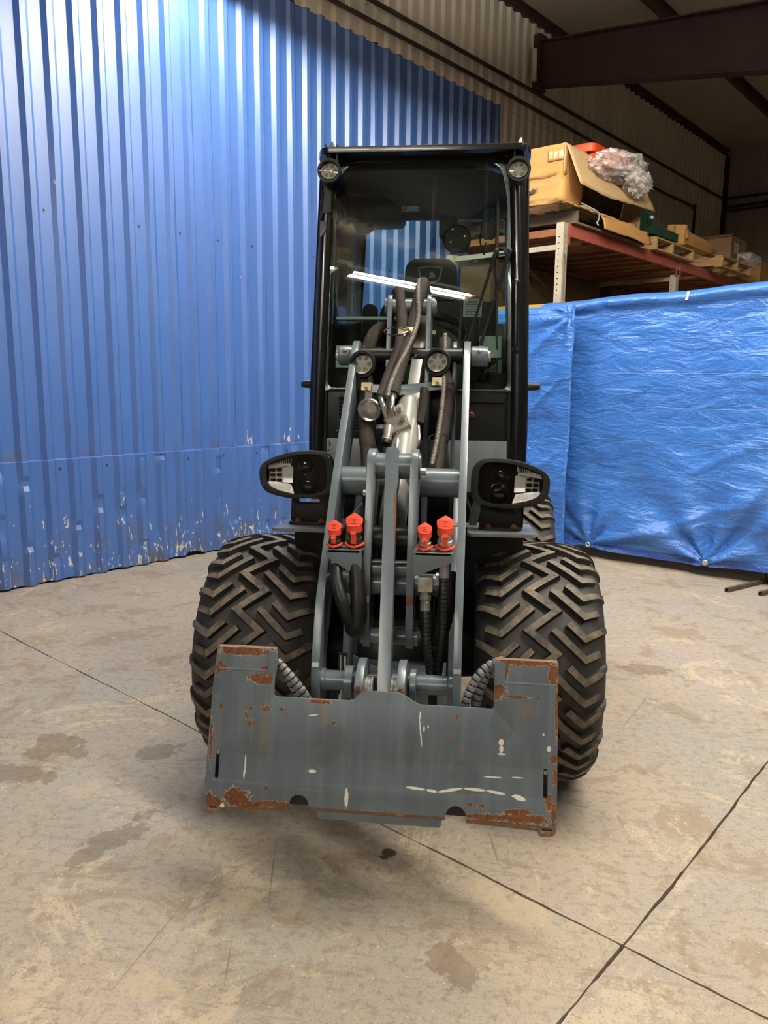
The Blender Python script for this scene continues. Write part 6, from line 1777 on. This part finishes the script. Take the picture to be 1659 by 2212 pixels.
# hinges and fixings on the left post, grab handle on the right post, side knobs
for z0, z1 in ((2.06, 2.17),):
    CB('post_cover', MB().prism(round_poly(CP([(-0.392, z0), (-0.352, z0), (-0.350, z1), (-0.386, z1)]), 0.008), CO - CN * 0.022, X, CE, CN, 0.008), M['satin_black'], bevel=0.003)
CB('hinge_plate', MB().prism(round_poly(CP([(-0.393, 1.965), (-0.376, 1.985), (-0.366, 2.005), (-0.370, 2.025), (-0.393, 2.03)]), 0.006), CO - CN * 0.026, X, CE, CN, 0.006), paint('violet black hinge', (0.025, 0.024, 0.06), 0.35), bevel=0.001)
CB('sealant', MB().tube(smooth_path([CO + X * x + CE * cb_(z) - CN * 0.022 for x, z in ((-0.392, 2.03), (-0.388, 2.06), (-0.390, 2.09), (-0.385, 2.12), (-0.388, 2.16))], 6), [0.003 + 0.002 * (k % 3) for k in range(25)], 8), M['cab_black'])
gh = smooth_path([CO + X * 0.362 + CE * cb_(1.795) - CN * 0.015, CO + X * 0.361 + CE * cb_(1.795) - CN * 0.045, CO + X * 0.362 + CE * cb_(1.77) - CN * 0.052, CO + X * 0.367 + CE * cb_(1.57) - CN * 0.052, CO + X * 0.368 + CE * cb_(1.545) - CN * 0.045, CO + X * 0.369 + CE * cb_(1.545) - CN * 0.015], 5)
gb = CB('grab_handle', MB().tube(gh, 0.009, 12), M['cab_black'])
for x, z in ((0.362, 1.795), (0.369, 1.545)):
    CB('handle_foot', MB().lathe([(0, 0.015), (0.008, 0.014), (0.010, 0.010)], CO + X * x + CE * cb_(z) - CN * 0.016, -CN, 14), M['satin_black'], gb)
for s, x0 in ((-1, -0.425), (1, 0.421)):
    CB('side_peg', MB().lathe([(0, 0.017), (0.045, 0.014), (0.046, 0.012), (0.052, 0.012), (0.053, 0.0)], (x0, 3.10, 1.408), X * s, 16), M['plastic_black'])
# wiper
wp = P('wiper', MB().tube([CO + X * 0.283 + CE * cb_(2.195) - CN * 0.020, CO + X * 0.285 + CE * cb_(2.07) - CN * 0.022, CO + X * 0.286 + CE * cb_(1.90) - CN * 0.024, CO + X * 0.292 + CE * cb_(1.70) - CN * 0.022, CO + X * 0.299 + CE * cb_(1.545) - CN * 0.020], [0.0045, 0.0055, 0.0075, 0.0055, 0.004], 8), M['plastic_black'])
P('wiper_rubber', MB().tube([CO + X * 0.280 + CE * cb_(2.19) - CN * 0.012, CO + X * 0.297 + CE * cb_(1.545) - CN * 0.012], 0.003, 6), M['hose_black'], wp)
wb = P('wiper_bracket', MB().prism(round_poly(CP([(0.276, 1.905), (0.288, 1.922), (0.318, 1.922), (0.334, 1.912), (0.340, 1.900), (0.318, 1.892), (0.288, 1.890)]), 0.006), CO - CN * 0.040, X, CE, CN, 0.006, [CP([(0.294, 1.899), (0.311, 1.899), (0.311, 1.915), (0.294, 1.915)])]), M['plastic_black'], wp, bevel=0.001)
for a, b in (((0.283, 1.905), (0.185, 1.565)), ((0.334, 1.905), (0.236, 1.56))):
    pa = CO + X * a[0] + CE * cb_(a[1]) - CN * 0.048
    pb = CO + X * b[0] + CE * cb_(b[1]) - CN * 0.030
    P('wiper_arm', MB().tube([pa, pa.lerp(pb, 0.12), pa.lerp(pb, 0.14), pa.lerp(pb, 0.7), pb], [0.008, 0.008, 0.0055, 0.0055, 0.008], 8), M['plastic_black'], wp)
    P('wiper_pivot', MB().lathe([(0, 0.009), (0.010, 0.009), (0.012, 0.006)], pa + CN * 0.006, -CN, 14), M['plastic_black'], wp)

# ---- inside the cab
st = P('operator_seat', MB().prism(rrect(-0.235, 1.22, 0.235, 1.80, 0.07), (0, 3.72, 0), X, Z, Y, 0.11), M['seat_vinyl'], bevel=0.03, seg=3)
P('seat_cushion', MB().prism(rrect(-0.24, 3.30, 0.24, 3.76, 0.06), (0, 0, 1.22), X, Y, Z, 0.12), M['seat_vinyl'], st, bevel=0.03, seg=3)
HZ = 1.875
hd = P('headrest', MB().prism(round_poly([(-0.128, 1.80), (0.130, 1.80), (0.118, 1.955), (0.085, 1.985), (-0.085, 1.985), (-0.118, 1.955)], 0.035), (0.005, 3.70, 0), X, Z, Y, 0.09), M['seat_vinyl'], st, bevel=0.02, seg=3)
shield = [(-0.058, 0.030), (-0.03, 0.036), (0.0, 0.038), (0.03, 0.036), (0.058, 0.030), (0.044, -0.028), (0.0, -0.045), (-0.044, -0.028)]
P('badge_outline', MB().prism(shield, (0.002, 3.698, 1.915), X, Z, Y, 0.004, [[(x * 0.88, z * 0.84) for x, z in shield]]), M['badge_grey'], st, smooth=0)
P('badge_figure', MB().prism([(-0.004, -0.018), (0.016, -0.016), (0.020, -0.004), (0.012, 0.002), (0.010, 0.012), (0.004, 0.006), (-0.002, 0.014), (-0.004, 0.004), (-0.010, 0.0), (-0.006, -0.006), (-0.010, -0.012)], (0.006, 3.697, 1.915), X, Z, Y, 0.003), M['badge_grey'], st, smooth=0)
d0 = P('dashboard', MB().prism(round_poly([(-0.075, 1.36), (0.175, 1.36), (0.175, 1.53), (0.135, 1.615), (0.05, 1.650), (-0.04, 1.655), (-0.075, 1.60)], [0.01, 0.02, 0.06, 0.06, 0.06, 0.03, 0.03]), (0, 3.19, 0), X, Z, Y, 0.16), M['olive_dash'], bevel=0.02, seg=3)
swc = Vector((0.0, 3.42, 1.62)); swn = Vector((0, -0.55, 0.83)).normalized(); sw2 = swn.cross(X)
sw = P('steering_wheel', MB().tube([swc + X * 0.175 * cos(a) + sw2 * 0.175 * sin(a) for a in [2 * pi * k / 40 for k in range(41)]], 0.016, 10, cap=False), M['plastic_black'])
P('wheel_hub', MB().lathe([(-0.02, 0.04), (0.02, 0.045), (0.03, 0.03)], swc - swn * 0.02, swn, 18), M['plastic_black'], sw)
for a in (pi / 2, pi / 2 + 2.1, pi / 2 - 2.1):
    P('wheel_spoke', MB().tube([swc, swc + X * 0.17 * cos(a) + sw2 * 0.17 * sin(a)], 0.012, 8), M['plastic_black'], sw)
P('steering_column', MB().tube([swc - swn * 0.02, Vector((0.03, 3.30, 1.35))], 0.04, 12), M['plastic_black'], sw)
j = P('joystick', MB().tube([(-0.255, 3.55, 1.50), (-0.255, 3.55, 1.60), (-0.257, 3.55, 1.62)], 0.012, 10), M['plastic_black'])
P('joystick_grip', MB().prism(rrect(-0.290, 1.60, -0.226, 1.765, 0.03), (0, 3.53, 0), X, Z, Y, 0.05), M['plastic_black'], j, bevel=0.012)
P('armrest', MB().prism(rrect(0.235, 1.55, 0.305, 1.78, 0.02), (0, 3.58, 0), X, Z, Y, 0.06), M['plastic_black'], bevel=0.012)
P('side_console', MB().box((-0.30, 3.55, 1.36), (0.16, 0.75, 0.32)), M['plastic_black'], bevel=0.02)
P('mint_plate', MB().prism(CP([(-0.338, 1.480), (-0.262, 1.480), (-0.262, 1.566), (-0.338, 1.566)]), CO + CN * 0.05, X, CE, CN, 0.006), M['mint'], bevel=0.002)  # pale mint rectangles and a bar set behind the windscreen
P('mint_plate', MB().prism(CP([(0.225, 1.522), (0.318, 1.522), (0.318, 1.606), (0.232, 1.606)]), CO + CN * 0.05, X, CE, CN, 0.006), M['mint'], bevel=0.002)
P('mint_rail', MB().prism(CP([(-0.338, 1.668), (-0.10, 1.668), (-0.10, 1.680), (-0.338, 1.680)]), CO + CN * 0.05, X, CE, CN, 0.03), M['mint'], bevel=0.002)
P('trim_panel', MB().prism(round_poly(CP([(0.245, 1.40), (0.322, 1.40), (0.322, 1.65), (0.30, 1.65), (0.30, 1.50), (0.245, 1.47)]), 0.015), CO + CN * 0.07, X, CE, CN, 0.006), M['olive_dash'], bevel=0.002)
net = P('net_pocket', MB().prism(CP([(0.232, 1.455), (0.305, 1.455), (0.305, 1.515), (0.232, 1.515)]), CO + CN * 0.060, X, CE, CN, 0.003, [CP([(0.237, 1.460), (0.300, 1.460), (0.300, 1.510), (0.237, 1.510)])]), M['plastic_black'])
for k in range(-3, 5):
    for s in (-1, 1):
        x0 = 0.245 + 0.016 * k
        a, b = [x0, 1.460], [x0 + 0.030 * s, 1.510]
        for e, o_ in ((a, b), (b, a)):
            for lim in (0.237, 0.300):
                if (e[0] < 0.237 and lim == 0.237) or (e[0] > 0.300 and lim == 0.300):
                    t = (lim - o_[0]) / (e[0] - o_[0]) if e[0] != o_[0] else 0
                    if 0 <= t <= 1: e[1] = o_[1] + (e[1] - o_[1]) * t; e[0] = lim
        if 0.2365 <= a[0] <= 0.3005 and 0.2365 <= b[0] <= 0.3005:
            P('net_cord', MB().tube([CO + X * p[0] + CE * cb_(p[1]) + CN * 0.061 for p in (a, b)], 0.0014, 5), M['plastic_black'], net)
lab = P('warning_label', MB().prism(CP([(0.166, 1.672), (0.237, 1.672), (0.237, 1.738), (0.166, 1.738)]), CO + CN * 0.006, X, CE, CN, 0.001), M['label_white'], smooth=0)
P('label_header', MB().prism(CP([(0.166, 1.738), (0.237, 1.738), (0.237, 1.7525), (0.166, 1.7525)]), CO + CN * 0.006, X, CE, CN, 0.001), M['warn_orange'], lab, smooth=0)
def text(body, size, loc, rot, mat, parent, ext=0.0004):
    cu = bpy.data.curves.new('label_text', 'FONT')
    cu.body = body; cu.size = size; cu.align_x = 'CENTER'; cu.align_y = 'CENTER'; cu.extrude = ext
    cu.materials.append(mat)
    o = bpy.data.objects.new('label_text', cu); COL.objects.link(o)
    bpy.context.view_layer.update()
    me = bpy.data.meshes.new_from_object(o)
    bpy.data.objects.remove(o)
    o = bpy.data.objects.new('label_text', me); COL.objects.link(o)
    ORG[o.name] = Vector(loc); o.parent = parent; o.location = Vector(loc) - ORG[parent.name]; o.rotation_euler = rot
    return o
text('WARNING', 0.0115, CO + X * 0.206 + CE * cb_(1.7452) + CN * 0.0052, (pi / 2 - TILT, 0, 0), M['label_ink'], lab)
random.seed(3)
for k in range(9):
    w = 0.058 * (0.8 + 0.2 * random.random()) if k else 0.040
    P('label_line', MB().prism([(-w / 2, -0.0012), (w / 2, -0.0012), (w / 2, 0.0012), (-w / 2, 0.0012)], CO + X * (0.2015 - (0.058 - w) / 2 * (1 if k else 0)) + CE * cb_(1.731 - 0.0064 * k) + CN * 0.0052, X, CE, CN, 0.0005), M['label_ink'], lab, smooth=0)
l2 = P('small_label', MB().prism(CP([(-0.086, 2.09), (-0.020, 2.09), (-0.020, 2.112), (-0.086, 2.112)]), CO + CN * 0.08, X, CE, CN, 0.001), M['cab_black'], smooth=0)
for k in range(3):
    P('label_line', MB().prism(CP([(-0.062, 2.094 + 0.006 * k), (-0.024, 2.094 + 0.006 * k), (-0.024, 2.097 + 0.006 * k), (-0.062, 2.097 + 0.006 * k)]), CO + CN * 0.0785, X, CE, CN, 0.0005), M['blue_print'], l2, smooth=0)
P('label_line', MB().prism(CP([(-0.084, 2.093), (-0.066, 2.093), (-0.066, 2.109), (-0.084, 2.109)]), CO + CN * 0.0785, X, CE, CN, 0.0005), M['rust_bolt'], l2, smooth=0)
fan = P('cab_fan', MB().lathe([(0, 0.055), (0.012, 0.062), (0.03, 0.060), (0.04, 0.03)], (0.125, 3.55, 2.045), Y, 28), M['plastic_black'])
P('fan_bracket', MB().prism(rrect(0.045, 2.05, 0.125, 2.14, 0.015), (0, 3.56, 0), X, Z, Y, 0.03), M['plastic_black'], fan, bevel=0.006)
for x, z in ((0.105, 2.085), (0.158, 2.055), (0.098, 2.032)):
    P('fan_screw', MB().lathe([(0, 0.004), (0.002, 0.004)], (x, 3.5485, z), -Y, 8), M['zinc'], fan)
P('cab_speaker', MB().lathe([(-0.10, 0.025), (-0.02, 0.052), (0.0, 0.050), (0.004, 0.04)], (-0.27, 3.50, 2.09), Vector((0.4, -0.4, -0.8)), 20), M['plastic_black'])
P('overhead_console', MB().prism(round_poly([(-0.34, 2.10), (-0.12, 2.10), (-0.10, 2.13), (-0.15, 2.18), (-0.20, 2.20), (-0.34, 2.20)], 0.02), (0, 3.42, 0), X, Z, Y, 0.20), M['plastic_black'], bevel=0.01)
mr = P('cab_mirror', MB().prism(rrect(0.232, 2.00, 0.288, 2.12, 0.02), (0, 3.30, 0), X, Z, Y, 0.03), M['plastic_black'], bevel=0.008)
P('mirror_glass', MB().prism(rrect(0.236, 2.07, 0.284, 2.115, 0.01), (0, 3.298, 0), X, Z, Y, 0.002), paint('mirror glass with painted reflection', (0.10, 0.17, 0.26), 0.05, 0.8), mr, smooth=0)  # a blue reflection is painted into the glass colour
P('cab_cable', MB().tube(smooth_path([(0.235, 3.5, 2.10), (0.225, 3.5, 2.03), (0.245, 3.5, 1.97), (0.25, 3.5, 2.02)], 6), 0.004, 6), M['plastic_black'])
